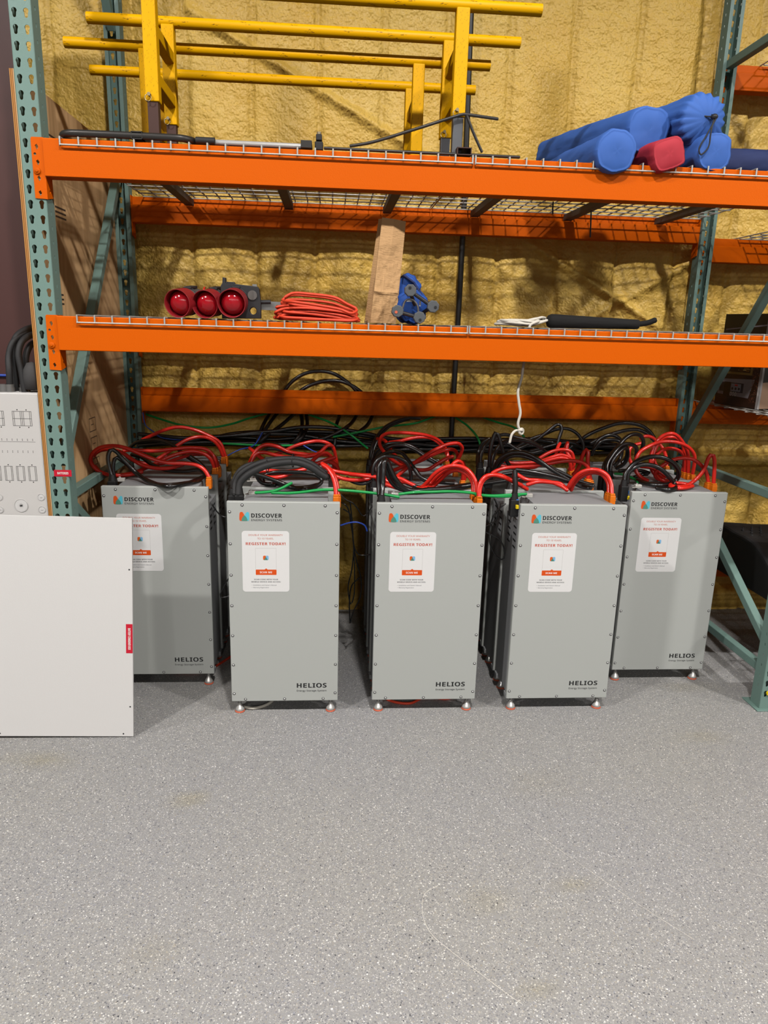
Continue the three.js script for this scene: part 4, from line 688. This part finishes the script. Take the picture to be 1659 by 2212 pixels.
for (const [x, y] of [[765, 500], [470, 560]]) { const [ox, oy, s] = ZOOM.b, p = atZ(ox + x / s, oy + y / s, -0.115); solo('cable_tie', new THREE.TorusGeometry(0.024, 0.002, 6, 22).scale(1, 1.15, 1).rotateY(Math.PI / 2 - 0.15).translate(p.x, p.y - 0.003, p.z), M.ink, 'black cable tie around the charcoal bundle', 'cable tie', 'ties on the charcoal bundle'); }
blk(1, 'b', [[310, 660], [420, 690], [560, 740], [720, 800], [880, 840], [1030, 810], [1100, 740], [1040, 680], [900, 650], [700, 640], [520, 650], [420, 700], [430, 770], [560, 790]], -0.25, -0.35);
blk(1, 'b', [[350, 640], [360, 720], [420, 770], [580, 780], [760, 820], [900, 820], [1080, 780]], -0.28, -0.32);
blk(1, 'b', [[380, 420], [480, 370], [600, 380], [720, 420], [830, 440], [960, 460], [1060, 430]], -0.8, -0.75);
blk(1, 'b', [[420, 320], [540, 310], [640, 360], [760, 420], [850, 440]], -0.95, -0.8);
// row 3
red(2, 'c', [[1425, 955], [1418, 880], [1440, 790], [1500, 720], [1590, 705], [1700, 730], [1830, 790], [1900, 820]], -0.08, -0.16);
red(2, 'c', [[1400, 935], [1392, 800], [1345, 700], [1270, 630], [1160, 600], [1040, 620], [930, 690], [850, 780], [770, 845], [650, 800], [540, 745], [440, 730], [350, 720]], -0.12, -0.35);
red(2, 'c', [[1380, 920], [1372, 800], [1330, 710], [1250, 645], [1150, 622], [1050, 650], [960, 720], [880, 800], [800, 860], [700, 830], [600, 790], [480, 760], [380, 740]], -0.14, -0.4);
red(2, 'c', [[1360, 905], [1352, 790], [1290, 700], [1180, 650], [1080, 680], [1000, 750], [910, 830], [820, 860]], -0.16, -0.3);
red(2, 'c', [[1160, 670], [1180, 560], [1180, 470], [1140, 425], [1050, 425], [900, 480], [780, 540], [640, 590], [480, 650], [420, 690]], -0.7, -0.45);
red(2, 'c', [[1170, 560], [1215, 480], [1235, 400], [1190, 352], [1080, 360], [960, 410], [820, 490], [700, 570], [600, 640], [520, 710], [460, 790]], -0.65, -0.4, false);
red(2, 'c', [[1070, 560], [1070, 460], [1010, 380], [900, 300], [780, 282], [640, 300], [520, 330], [420, 340]], -0.95, -0.95);
red(2, 'c', [[1060, 470], [1040, 390], [960, 310], [840, 262], [680, 240], [520, 232], [400, 240], [330, 280], [310, 350], [340, 420], [420, 510], [520, 580], [600, 620]], -0.95, -0.6, false);
red(2, 'c', [[285, 300], [370, 320], [420, 400], [480, 480], [560, 560], [640, 610]], -0.9, -0.6, false);
red(2, 'c', [[1240, 770], [1248, 660], [1230, 570], [1180, 550], [1120, 600], [1060, 680], [1000, 740], [900, 820]], -0.4, -0.3);
red(2, 'c', [[1260, 760], [1265, 640], [1235, 560], [1160, 560]], -0.45, -0.4, false);
red(2, 'c', [[640, 630], [760, 650], [860, 640], [960, 580], [1060, 520], [1130, 500]], -0.5, -0.55, false);
red(2, 'c', [[345, 800], [440, 830], [540, 860], [640, 885]], -0.25, -0.2, false);
red(2, 'c', [[-20, 695], [80, 705], [200, 720], [330, 740], [450, 800]], -0.42, -0.3, false);
blk(2, 'c', [[330, 960], [345, 820], [355, 640], [370, 540], [400, 560], [440, 660], [510, 780], [600, 860], [720, 885], [860, 870], [1040, 860], [1200, 840], [1340, 820]], -0.07, -0.25, 'black', 0.011);
blk(2, 'c', [[310, 940], [300, 760], [310, 600], [350, 540], [380, 620], [430, 760], [520, 850], [640, 880]], -0.1, -0.22, null, 0.011);
blk(2, 'c', [[250, 800], [235, 660], [270, 560], [350, 500], [440, 495], [540, 520], [620, 580], [660, 680], [660, 760]], -0.35, -0.4, 'black');
blk(2, 'c', [[230, 640], [260, 540], [360, 470], [460, 440], [560, 460], [640, 550], [720, 660], [800, 760], [900, 780]], -0.6, -0.4, 'black');
blk(2, 'c', [[200, 560], [220, 420], [280, 280], [360, 180], [480, 110], [620, 70], [760, 70]], -0.85, -1.1, 'black');
blk(2, 'c', [[215, 540], [250, 400], [320, 260], [420, 160], [560, 100], [640, 80]], -0.9, -1.1);
blk(2, 'c', [[235, 560], [280, 440], [400, 360], [540, 350], [680, 390], [800, 470], [900, 530], [1000, 580]], -0.8, -0.7);
blk(2, 'c', [[245, 580], [300, 470], [420, 390], [560, 370], [700, 420], [840, 520], [960, 590]], -0.75, -0.7);
blk(2, 'c', [[700, 640], [760, 720], [860, 770], [1000, 790], [1140, 800]], -0.4, -0.35);
blk(2, 'c', [[620, 800], [760, 845], [900, 862], [1100, 840], [1300, 812], [1480, 790], [1680, 760], [1860, 740]], -0.3, -0.35);
blk(2, 'c', [[690, 860], [860, 880], [1100, 856], [1320, 830], [1500, 802], [1700, 772], [1880, 752]], -0.25, -0.33);
blk(2, 'c', [[-60, 740], [40, 790], [140, 800], [230, 760], [260, 690]], -0.42, -0.4);
// row 4
red(3, 'd', [[120, 870], [128, 780], [160, 700], [240, 650], [320, 645], [410, 680], [520, 740], [610, 790]], -0.08, -0.2);
red(3, 'd', [[1478, 840], [1470, 740], [1430, 650], [1350, 600], [1260, 590], [1160, 620], [1080, 690], [1030, 770], [1015, 800]], -0.09, -0.25);
red(3, 'd', [[1446, 830], [1440, 730], [1390, 650], [1320, 622], [1230, 630], [1140, 680], [1080, 750], [1060, 800]], -0.12, -0.27);
red(3, 'd', [[1230, 690], [1240, 580], [1180, 520], [1080, 500], [960, 505], [820, 530], [680, 550], [540, 560], [400, 570], [300, 600], [250, 630]], -0.4, -0.4);
red(3, 'd', [[1260, 700], [1230, 500], [1235, 400], [1215, 385], [1180, 440], [1150, 540], [1110, 610], [1080, 640]], -0.45, -0.5);
red(3, 'd', [[1080, 600], [1085, 480], [1060, 410], [980, 385], [880, 400], [790, 440], [740, 470]], -0.7, -0.7);
red(3, 'd', [[1060, 610], [1040, 500], [980, 470], [880, 480], [780, 510], [700, 560], [600, 570], [460, 570], [320, 550]], -0.65, -0.6);
red(3, 'd', [[1040, 590], [1090, 540], [1060, 480], [960, 440], [870, 460], [760, 500], [620, 520], [470, 525], [340, 510], [310, 555], [420, 570]], -0.7, -0.6, false);
red(3, 'd', [[905, 440], [925, 360], [945, 320]], -0.85, -0.9, false);
red(3, 'd', [[940, 440], [980, 400], [1010, 350], [1025, 315], [1015, 400], [1060, 480]], -0.85, -0.75, false);
red(3, 'd', [[510, 640], [600, 690], [720, 700], [860, 720], [980, 770], [1020, 800]], -0.3, -0.22, false);
red(3, 'd', [[610, 745], [720, 715], [860, 722], [950, 735], [1000, 775]], -0.26, -0.24, false);
blk(3, 'd', [[480, 860], [490, 760], [485, 680], [485, 610]], -0.1, -0.12, 'black', 0.012);
blk(3, 'd', [[130, 540], [140, 440], [190, 330], [270, 260], [380, 230], [500, 260], [620, 290], [720, 340], [790, 400]], -0.7, -0.85, 'black');
blk(3, 'd', [[220, 590], [230, 420], [260, 270], [290, 210], [320, 250], [350, 360], [390, 480], [430, 550]], -0.5, -0.5, 'black');
blk(3, 'd', [[240, 600], [270, 440], [340, 330], [430, 290], [540, 290], [660, 320], [760, 370]], -0.55, -0.7);
blk(3, 'd', [[265, 610], [310, 500], [400, 430], [520, 410], [640, 440], [740, 500], [860, 590], [980, 660], [1100, 730], [1280, 760]], -0.45, -0.3);
blk(3, 'd', [[280, 620], [340, 520], [440, 455], [560, 450], [680, 490], [800, 550], [960, 620], [1120, 700], [1290, 750]], -0.48, -0.32);
blk(3, 'd', [[500, 590], [640, 610], [800, 640], [960, 680], [1120, 740], [1270, 780]], -0.35, -0.25);
blk(3, 'd', [[360, 640], [520, 620], [700, 640], [860, 650], [1000, 700], [1160, 760], [1240, 780]], -0.38, -0.24);
blk(3, 'd', [[100, 560], [110, 420], [170, 300], [280, 270], [420, 330], [520, 390], [640, 420], [760, 400]], -0.9, -0.9);
blk(3, 'd', [[420, 400], [560, 360], [700, 290], [820, 200], [930, 125], [965, 160], [940, 260], [920, 330]], -0.95, -0.9);
blk(3, 'd', [[460, 390], [640, 280], [780, 230], [900, 180], [1020, 170], [1120, 220], [1180, 310], [1190, 400]], -1.0, -0.95);
blk(3, 'd', [[640, 400], [800, 360], [960, 320], [1080, 320], [1180, 370]], -1.0, -1.0);
blk(3, 'd', [[620, 270], [760, 290], [860, 310], [1000, 340], [1150, 410]], -1.05, -1.05);
// row 5
red(4, 'e', [[1355, 805], [1365, 640], [1362, 520], [1340, 470], [1300, 510], [1260, 620], [1210, 700], [1140, 770], [1060, 820], [960, 840], [880, 830]], -0.40, -0.42);
red(4, 'e', [[1298, 790], [1270, 670], [1210, 590], [1120, 530], [1020, 515], [920, 530], [830, 570], [760, 620], [700, 690], [720, 740], [800, 770], [880, 780]], -0.43, -0.5);
red(4, 'e', [[1118, 705], [1140, 580], [1140, 480], [1080, 400], [980, 350], [860, 330], [740, 340], [620, 390], [530, 450], [480, 550], [480, 650], [530, 720], [620, 770]], -0.66, -0.5);
red(4, 'e', [[1072, 690], [1075, 560], [1060, 440], [1010, 340], [940, 260], [880, 240], [800, 260], [720, 330], [670, 430], [650, 560], [670, 660], [740, 740], [820, 770], [900, 775]], -0.68, -0.55);
red(4, 'e', [[1030, 680], [1040, 560], [1010, 470], [940, 420], [840, 410], [760, 440], [700, 500], [660, 590], [690, 680], [800, 750]], -0.7, -0.58);
red(4, 'e', [[1010, 670], [1030, 500], [1000, 360], [930, 290], [850, 285], [760, 330], [700, 430], [690, 540], [740, 640], [800, 700]], -0.72, -0.62);
red(4, 'e', [[830, 610], [820, 490], [780, 400], [740, 350], [660, 280], [570, 275], [540, 300]], -0.9, -0.95);
red(4, 'e', [[440, 590], [410, 500], [420, 410], [470, 370], [540, 350]], -0.85, -0.9, false);
red(4, 'e', [[1120, 830], [1040, 850], [960, 855], [880, 840], [900, 800], [1000, 800], [1100, 820]], -0.42, -0.42, false);
red(4, 'e', [[540, 610], [640, 620], [760, 680], [860, 740]], -0.6, -0.55, false);
blk(4, 'e', [[355, 790], [370, 690], [430, 610], [500, 550], [600, 510], [720, 500], [840, 530], [930, 600], [970, 690], [930, 770], [840, 810], [720, 820], [600, 800], [500, 770]], -0.36, -0.48, 'black', 0.011);
blk(4, 'e', [[390, 790], [400, 690], [470, 620], [560, 590], [680, 600], [780, 650], [860, 730], [920, 810], [920, 860], [840, 870], [720, 850]], -0.38, -0.4, null, 0.0105);
blk(4, 'e', [[120, 690], [130, 600], [170, 520], [230, 450], [300, 370], [370, 290], [450, 250], [530, 260], [570, 330], [550, 430]], -0.6, -0.8, 'black', 0.0105);
blk(4, 'e', [[155, 690], [160, 590], [210, 500], [270, 420], [330, 370], [420, 360], [490, 400], [490, 500]], -0.58, -0.75, 'black', 0.0105);
blk(4, 'e', [[195, 690], [210, 580], [270, 480], [330, 420], [380, 400], [390, 500], [350, 580], [270, 630]], -0.6, -0.75, 'black', 0.0105);
blk(4, 'e', [[-330, 470], [-200, 360], [-40, 250], [120, 180], [280, 130], [420, 125], [560, 160], [640, 220], [690, 290]], -1.05, -1.0, null, 0.0105);
blk(4, 'e', [[-20, 350], [100, 290], [240, 240], [400, 200], [520, 200], [620, 250], [700, 330]], -1.0, -0.95, null, 0.0105);
blk(4, 'e', [[-10, 480], [50, 340], [140, 270], [230, 260], [310, 310], [330, 420], [310, 520], [250, 600]], -0.95, -0.9, null, 0.0105);
blk(4, 'e', [[20, 420], [100, 330], [200, 310], [300, 330], [380, 400], [380, 500], [330, 570]], -0.9, -0.85);
blk(4, 'e', [[470, 730], [560, 700], [640, 690], [560, 660], [420, 650], [300, 660]], -0.6, -0.6);
// cables behind, along the wall
const wallRun = (list, z0, z1, r, mat, name, label, group) => cable(name, 'w', list, z0, z1, r, mat, label, group, null);
{ const r = rng(101); for (let k = 0; k < 9; k++) { const y = 475 + k * 11 + 12 * (r() - 0.5), z = -1.12 - 0.03 * (k % 3); const pts = []; for (let x = 30; x <= 3400; x += 160) pts.push([x, y + 18 * (r() - 0.5) + (x > 1700 ? 40 + (x - 1700) * 0.012 : 34 * Math.sin(x / 260 + k * 0.4) * (k < 4 ? 1 : 0.4))]); wallRun(pts, z, z, 0.0105, M.black, 'wall_cable', 'black cable in the bundle running along the foam wall', 'cables along the foam wall'); } }
const BEH = -1.24;   // between the rear beam and the foam
for (const pts of [[[860, 540], [900, 430, -1.15], [955, 330, BEH], [1050, 185, BEH], [1110, 110, BEH], [1200, 55, BEH], [1300, 38, BEH], [1400, 55, BEH], [1490, 110, BEH], [1560, 180, BEH], [1590, 270, BEH], [1550, 370, -1.22], [1480, 440], [1360, 500], [1200, 540]], [[880, 520], [940, 420, -1.15], [1010, 330, BEH], [1080, 250, BEH], [1150, 190, BEH], [1230, 140, BEH], [1340, 108, BEH], [1440, 108, BEH], [1530, 140, BEH], [1610, 200, BEH], [1680, 300, BEH], [1650, 400, -1.2], [1560, 480]], [[860, 560], [920, 500], [1030, 420, -1.18], [1120, 340, BEH], [1150, 300, BEH], [1172, 350, BEH], [1180, 400, -1.2], [1160, 490], [1100, 560]], [[1205, 260, BEH], [1212, 350, BEH], [1215, 420, -1.18], [1180, 500], [1120, 550]], [[1440, 240, BEH], [1440, 350, BEH], [1420, 420, -1.16], [1410, 540], [1400, 600]]])
  wallRun(pts, -1.10, -1.1, 0.0105, M.black, 'wall_cable_loop', 'black cable looping up behind the rear beam', 'cable loops behind the rear beam');
for (const pts of [[[10, 300, BEH], [60, 330, BEH], [200, 380, -1.18], [350, 420], [520, 435], [680, 410, -1.15], [820, 365, BEH], [940, 335, BEH], [1100, 300, BEH]], [[1100, 300, BEH], [1230, 345, BEH], [1380, 400, -1.16], [1500, 470], [1640, 580]], [[560, 545], [700, 550], [900, 560], [1150, 560]], [[1400, 500], [1560, 470], [1760, 430], [1990, 400, -1.2], [2150, 340, BEH]], [[2200, 330, BEH], [2290, 385, BEH], [2350, 430, -1.18], [2420, 520], [2440, 600]], [[2380, 320, BEH], [2460, 365, BEH], [2560, 400, -1.2], [2680, 440], [2740, 500]]])
  wallRun(pts, -1.09, -1.07, 0.006, M.greenWire, 'ground_wire_run', 'thin green wire strung along the foam wall', 'green wires along the foam wall');
for (const pts of [[[60, 330, -1.1], [80, 420, -1.1], [130, 460, -1.1], [180, 500, -1.11], [300, 520, -1.12], [420, 530, -1.12]], [[640, 640], [740, 590], [840, 560], [900, 470]], [[1190, 560], [1260, 600], [1330, 620]]]) wallRun(pts, -1.06, -1.04, 0.0035, M.blueWire, 'blue_wire', 'thin blue wire among the black cables', 'blue wires behind the cabinets');
// earth wires with lugs on the front cabinets
const earth = (key, list, z, label) => cable('earth_wire', key, list, z, z, 0.0062, M.greenWire, label, 'green earth wires on the front cabinets', null);
earth('b', [[330, 880], [430, 875], [540, 860], [640, 825], [750, 765]], -0.1, 'short green earth wire curling back from the silver lug');
earth('b', [[520, 880], [720, 885], [900, 870], [1050, 850], [1200, 845], [1400, 855], [1660, 880], [1850, 905], [1990, 930]], -0.1, 'green earth wire stretched between the cabinets by the charcoal bundle');
earth('c', [[530, 920], [700, 900], [900, 895], [1100, 890], [1330, 905], [1480, 935], [1700, 945], [1880, 935]], -0.1, 'green earth wire stretched from the middle cabinet towards the rope');
earth('d', [[80, 845], [250, 858], [420, 850], [600, 840]], -0.1, 'green earth wire ending on the lug below the rope');
earth('e', [[250, 690], [320, 695], [400, 720], [470, 750], [510, 790]], -0.5, 'green earth wire on the cabinet beside the upright');
for (const [px, py, z] of [[545, 1064, -0.1], [853, 1068, -0.1], [1142, 1070, -0.09], [262, 1036, -0.36], [1378, 1050, -0.36], [548, 1036, -0.34], [834, 1040, -0.3]]) {
  const p = atY(px, py, BT + 0.004); if (Math.abs(p.z) < 0.03) p.z = -0.04; const t = thing('earth_lug', 'small silver earth lug on a cabinet top', 'lug', 'silver earth lugs'); part('block', bx(-0.016, 0.016, 0, 0.016, -0.01, 0.01, 0.002).translate(p.x, BT - 0.004, p.z), M.lug, t); part('screw', new THREE.CylinderGeometry(0.005, 0.005, 0.006, 6).translate(p.x - 0.006, BT + 0.015, p.z), M.screw, t); part('tongue', bx(-0.03, -0.012, 0, 0.003, -0.008, 0.008).translate(p.x, BT - 0.004, p.z), M.lug, t); done(t);
}
// thin signal wires hanging between the cabinets
const thin = (list, z, label, mat = M.black, r = 0.0032) => solo('signal_wire', tube(list.map((q) => (q.isVector3 ? q : atZ(q[0], q[1], q[2] ?? z))), r, 0, 7), mat, label, 'wire', 'thin wires hanging between cabinets');
const tl = 'thin black wire hanging between two cabinets';
thin([[738, 1085], [750, 1095], [758, 1130], [764, 1180], [760, 1230], [752, 1270], [758, 1305], [764, 1290], [766, 1240], [764, 1180]], -0.5, tl);
thin([[756, 1082], [760, 1120], [764, 1180], [772, 1220], [780, 1250], [778, 1290], [764, 1320], [756, 1346]], -0.52, tl);
thin([[742, 1100], [756, 1110], [762, 1150], [765, 1180], [775, 1198], [800, 1198]], -0.45, tl);
thin([[776, 1248], [760, 1265], [755, 1300], [756, 1345]], -0.55, tl);
thin([[736, 1135], [752, 1130], [770, 1128], [788, 1135], [793, 1147]], -0.3, 'thin blue wire between two cabinets', M.blueWire, 0.004);
thin([V(1.117, 0.93, -0.4), [748, 1080], [760, 1085], [772, 1098], [785, 1115], V(1.292, 0.86, -0.4)], -0.4, 'short black wire sagging between two cabinets', M.black, 0.003);
thin([[1068, 1078], [1076, 1100], [1070, 1125], [1050, 1137]], -0.25, tl); thin([[1092, 1088], [1072, 1105], [1058, 1140], [1060, 1180], [1075, 1205], [1087, 1208], [1090, 1190], [1078, 1165], [1050, 1150]], -0.2, tl);
thin([V(0.68, 0.62, -0.3), [480, 1275], [476, 1290], V(0.68, 0.46, -0.3)], -0.3, tl); thin([V(0.54, 0.86, -0.4), [480, 1115], V(0.68, 0.8, -0.4)], -0.4, tl);
solo('orange_lead', tube([V(0.2, 0.006, -0.5), V(0.34, 0.007, -0.42), V(0.42, 0.007, -0.4), V(0.5, 0.006, -0.44), V(0.6, 0.006, -0.6)], 0.006), M.cordOrange, 'orange cord on the floor under the cabinet behind the white panel', 'cord', 'orange cords under the cabinets');
solo('orange_lead', tube([V(1.3, 0.006, -0.2), V(1.38, 0.007, -0.1), V(1.46, 0.007, -0.08), V(1.54, 0.006, -0.14), V(1.64, 0.006, -0.12), V(1.72, 0.006, -0.2)], 0.006), M.cordOrange, 'orange cord on the floor under the middle cabinet', 'cord', 'orange cords under the cabinets');
solo('white_lead', tube([V(0.7, 0.012, -0.06), V(0.76, 0.008, -0.05), V(0.82, 0.007, -0.09), V(0.86, 0.007, -0.2)], 0.0065), M.rope, 'white cord by the foot of the cabinet with the charcoal bundle', 'cord');
for (const [px, py, z, m, n] of [[1117, 1095, -0.07, M.yellowPlastic, 'yellow'], [1117, 1082, -0.09, M.bluePlastic, 'blue'], [1357, 1075, -0.345, M.yellowPlastic, 'yellow'], [1355, 1063, -0.36, M.bluePlastic, 'blue']]) { const p = atZ(px, py, z); solo('data_plug', bx(-0.006, 0.006, -0.008, 0.008, -0.008, 0.008, 0.002).translate(p.x, p.y, p.z), m, `small ${n} data plug beside a black battery plug`, 'plug', `small ${n} data plugs`); }

// ------------------------------------------------------------------ neighbouring bay: carton and rubber mat
{
  const t = thing('appliance_carton', 'dark printed appliance carton on the neighbouring shelf', 'carton');
  const art = canvas(512, 800, (g, w, h) => { const r = rng(111); g.fillStyle = '#241612'; g.fillRect(0, 0, w, h); g.fillStyle = '#0e0a09'; g.fillRect(0, 0, w, h * 0.42);
    g.strokeStyle = '#8b8790'; g.lineWidth = 12; g.beginPath(); g.moveTo(20, 130); g.lineTo(w, 90); g.stroke(); g.beginPath(); g.moveTo(60, 215); g.lineTo(w, 180); g.stroke();
    g.fillStyle = '#7c6a3c'; g.fillRect(110, h * 0.46, 300, h * 0.19); g.fillStyle = '#1a120c'; g.fillRect(130, h * 0.46, 255, h * 0.165); for (let i = 0; i < 60; i++) { g.fillStyle = ['#c79a4a', '#8a6228', '#e8c87a', '#5a3c18'][i % 4]; g.fillRect(140 + r() * 200, h * 0.47 + r() * 110, 10 + r() * 50, 3 + r() * 6); }
    g.fillStyle = '#8f8d92'; g.beginPath(); g.moveTo(40, h * 0.71); g.lineTo(450, h * 0.69); g.lineTo(400, h * 0.9); g.lineTo(20, h * 0.88); g.fill(); g.fillStyle = '#23222a'; g.fillRect(40, h * 0.745, 290, h * 0.105); g.fillStyle = '#9aa0ac'; g.fillRect(180, h * 0.755, 120, h * 0.085); g.fillStyle = '#c8403c'; g.fillRect(225, h * 0.762, 36, 14); g.fillStyle = '#15151a'; for (let k = 0; k < 3; k++) { g.beginPath(); g.arc(200 + k * 40, h * 0.81, 12, 0, 7); g.fill(); }
    g.fillStyle = '#0a0909'; g.fillRect(95, h * 0.74, 80, h * 0.17); g.strokeStyle = '#e6e2da'; g.lineWidth = 6; for (let k = 0; k < 3; k++) { g.beginPath(); g.ellipse(190 + k * 28, h * 0.87, 9, 16, 0.2, 0, 7); g.stroke(); }
    for (let i = 0; i < 200; i++) { g.fillStyle = ['#4a2c20', '#6b4432', '#2a1712'][i % 3]; g.fillRect(410 + r() * 90, h * 0.45 + r() * h * 0.5, 4 + r() * 10, 4 + r() * 10); } });
  const art2 = canvas(512, 512, (g, w, h) => { const r = rng(112); g.fillStyle = '#140d0b'; g.fillRect(0, 0, w, h); g.fillStyle = '#a98a72'; g.beginPath(); g.moveTo(0, h * 0.72); g.quadraticCurveTo(w * 0.4, h * 0.68, w, h * 0.8); g.lineTo(w, h); g.lineTo(0, h); g.fill(); for (let i = 0; i < 160; i++) { const a = r() * 6.28, q = Math.sqrt(r()); g.fillStyle = ['#6b2f2a', '#8a4a3a', '#4a1f1a', '#b8863c'][i % 4]; g.fillRect(w * 0.25 + Math.cos(a) * q * 90, h * 0.62 + Math.sin(a) * q * 60, 10, 8); } });
  const C = V(3.262, 1.303 + 0.0076, -0.69), h = 0.475, rot = 0.25, w = 0.3, d = 0.5;
  const put = (g) => g.applyMatrix4(new THREE.Matrix4().makeRotationY(rot)).translate(C.x, C.y, C.z);
  part('carton_body', put(bx(0, d, 0, h, -w, 0, 0.003)), std(0x1a1210, 0.55), t);
  const side = new THREE.PlaneGeometry(w - 0.006, h - 0.006).rotateY(-Math.PI / 2).translate(-0.0008, h / 2, -w / 2); part('printed_side', put(side), std(0xffffff, 0.4, 0, { map: art }), t, 'print of an oven with a control panel');
  part('printed_side', put(new THREE.PlaneGeometry(d - 0.006, h - 0.006).translate(d / 2, h / 2, 0.0008)), std(0xffffff, 0.4, 0, { map: art2 }), t, 'print of food on a board');
  part('edge_tape', put(merge(bx(-0.0016, 0.012, 0, h, -0.0001, 0.0016), bx(-0.0016, 0, 0, h, -0.012, 0.0016))), std(0xa9a4a2, 0.4), t, 'pale edge strip'); done(t);
}
{
  const t = thing('rubber_mat', 'black studded rubber mat heaped on the low shelf of the neighbouring bay', 'rubber mat'), y0 = 0.37 + 0.0076;
  const prof = []; for (let k = 0; k <= 24; k++) { const a = k / 24 * Math.PI; prof.push([-0.72 + Math.cos(a) * 0.36 * (1 + 0.08 * Math.sin(a * 3)), y0 + Math.sin(a) * 0.33 * (0.92 + 0.1 * Math.cos(a * 2))]); }
  const s = new THREE.Shape(); prof.forEach(([z, y], i) => (i ? s.lineTo(z, y) : s.moveTo(z, y))); s.closePath();
  const g = new THREE.ExtrudeGeometry(s, { depth: 0.9, steps: 24, bevelEnabled: true, bevelSize: 0.02, bevelThickness: 0.03, bevelSegments: 3 }).applyMatrix4(new THREE.Matrix4().makeBasis(V(0, 0, 1), V(0, 1, 0), V(1, 0, 0)));
  const p = g.attributes.position; for (let i = 0; i < p.count; i++) { const x = p.getX(i); p.setX(i, 3.33 + x - (p.getY(i) - y0) * 0.2); p.setY(i, Math.max(y0, p.getY(i) + 0.02 * nz(x * 4, p.getZ(i) * 5, 2))); } const q = []; for (let k = 0; k < p.count; k += 3) q.push(k, k + 2, k + 1); g.setIndex(q); const g2 = g.toNonIndexed(); g2.computeVertexNormals();
  part('mat', g2, M.rubber, t);
  const studs = []; for (let i = 0; i < 16; i++) for (let k = 3; k < 22; k++) { const [z, y] = prof[k]; studs.push(new THREE.SphereGeometry(0.008, 6, 4).translate(3.36 + i * 0.05 - (y - y0) * 0.2 + (k % 2) * 0.025, y + 0.012, z)); }
  const sm = part('studs', merge(studs), M.rubber, t); sm.userData.kind = 'stuff'; done(t);
}

for (const o of [frameL, frameR, frameF]) done(o);
scene.traverse((o) => { if (o.isMesh) { o.castShadow = true; o.receiveShadow = true; } });
renderer.render(scene, camera);
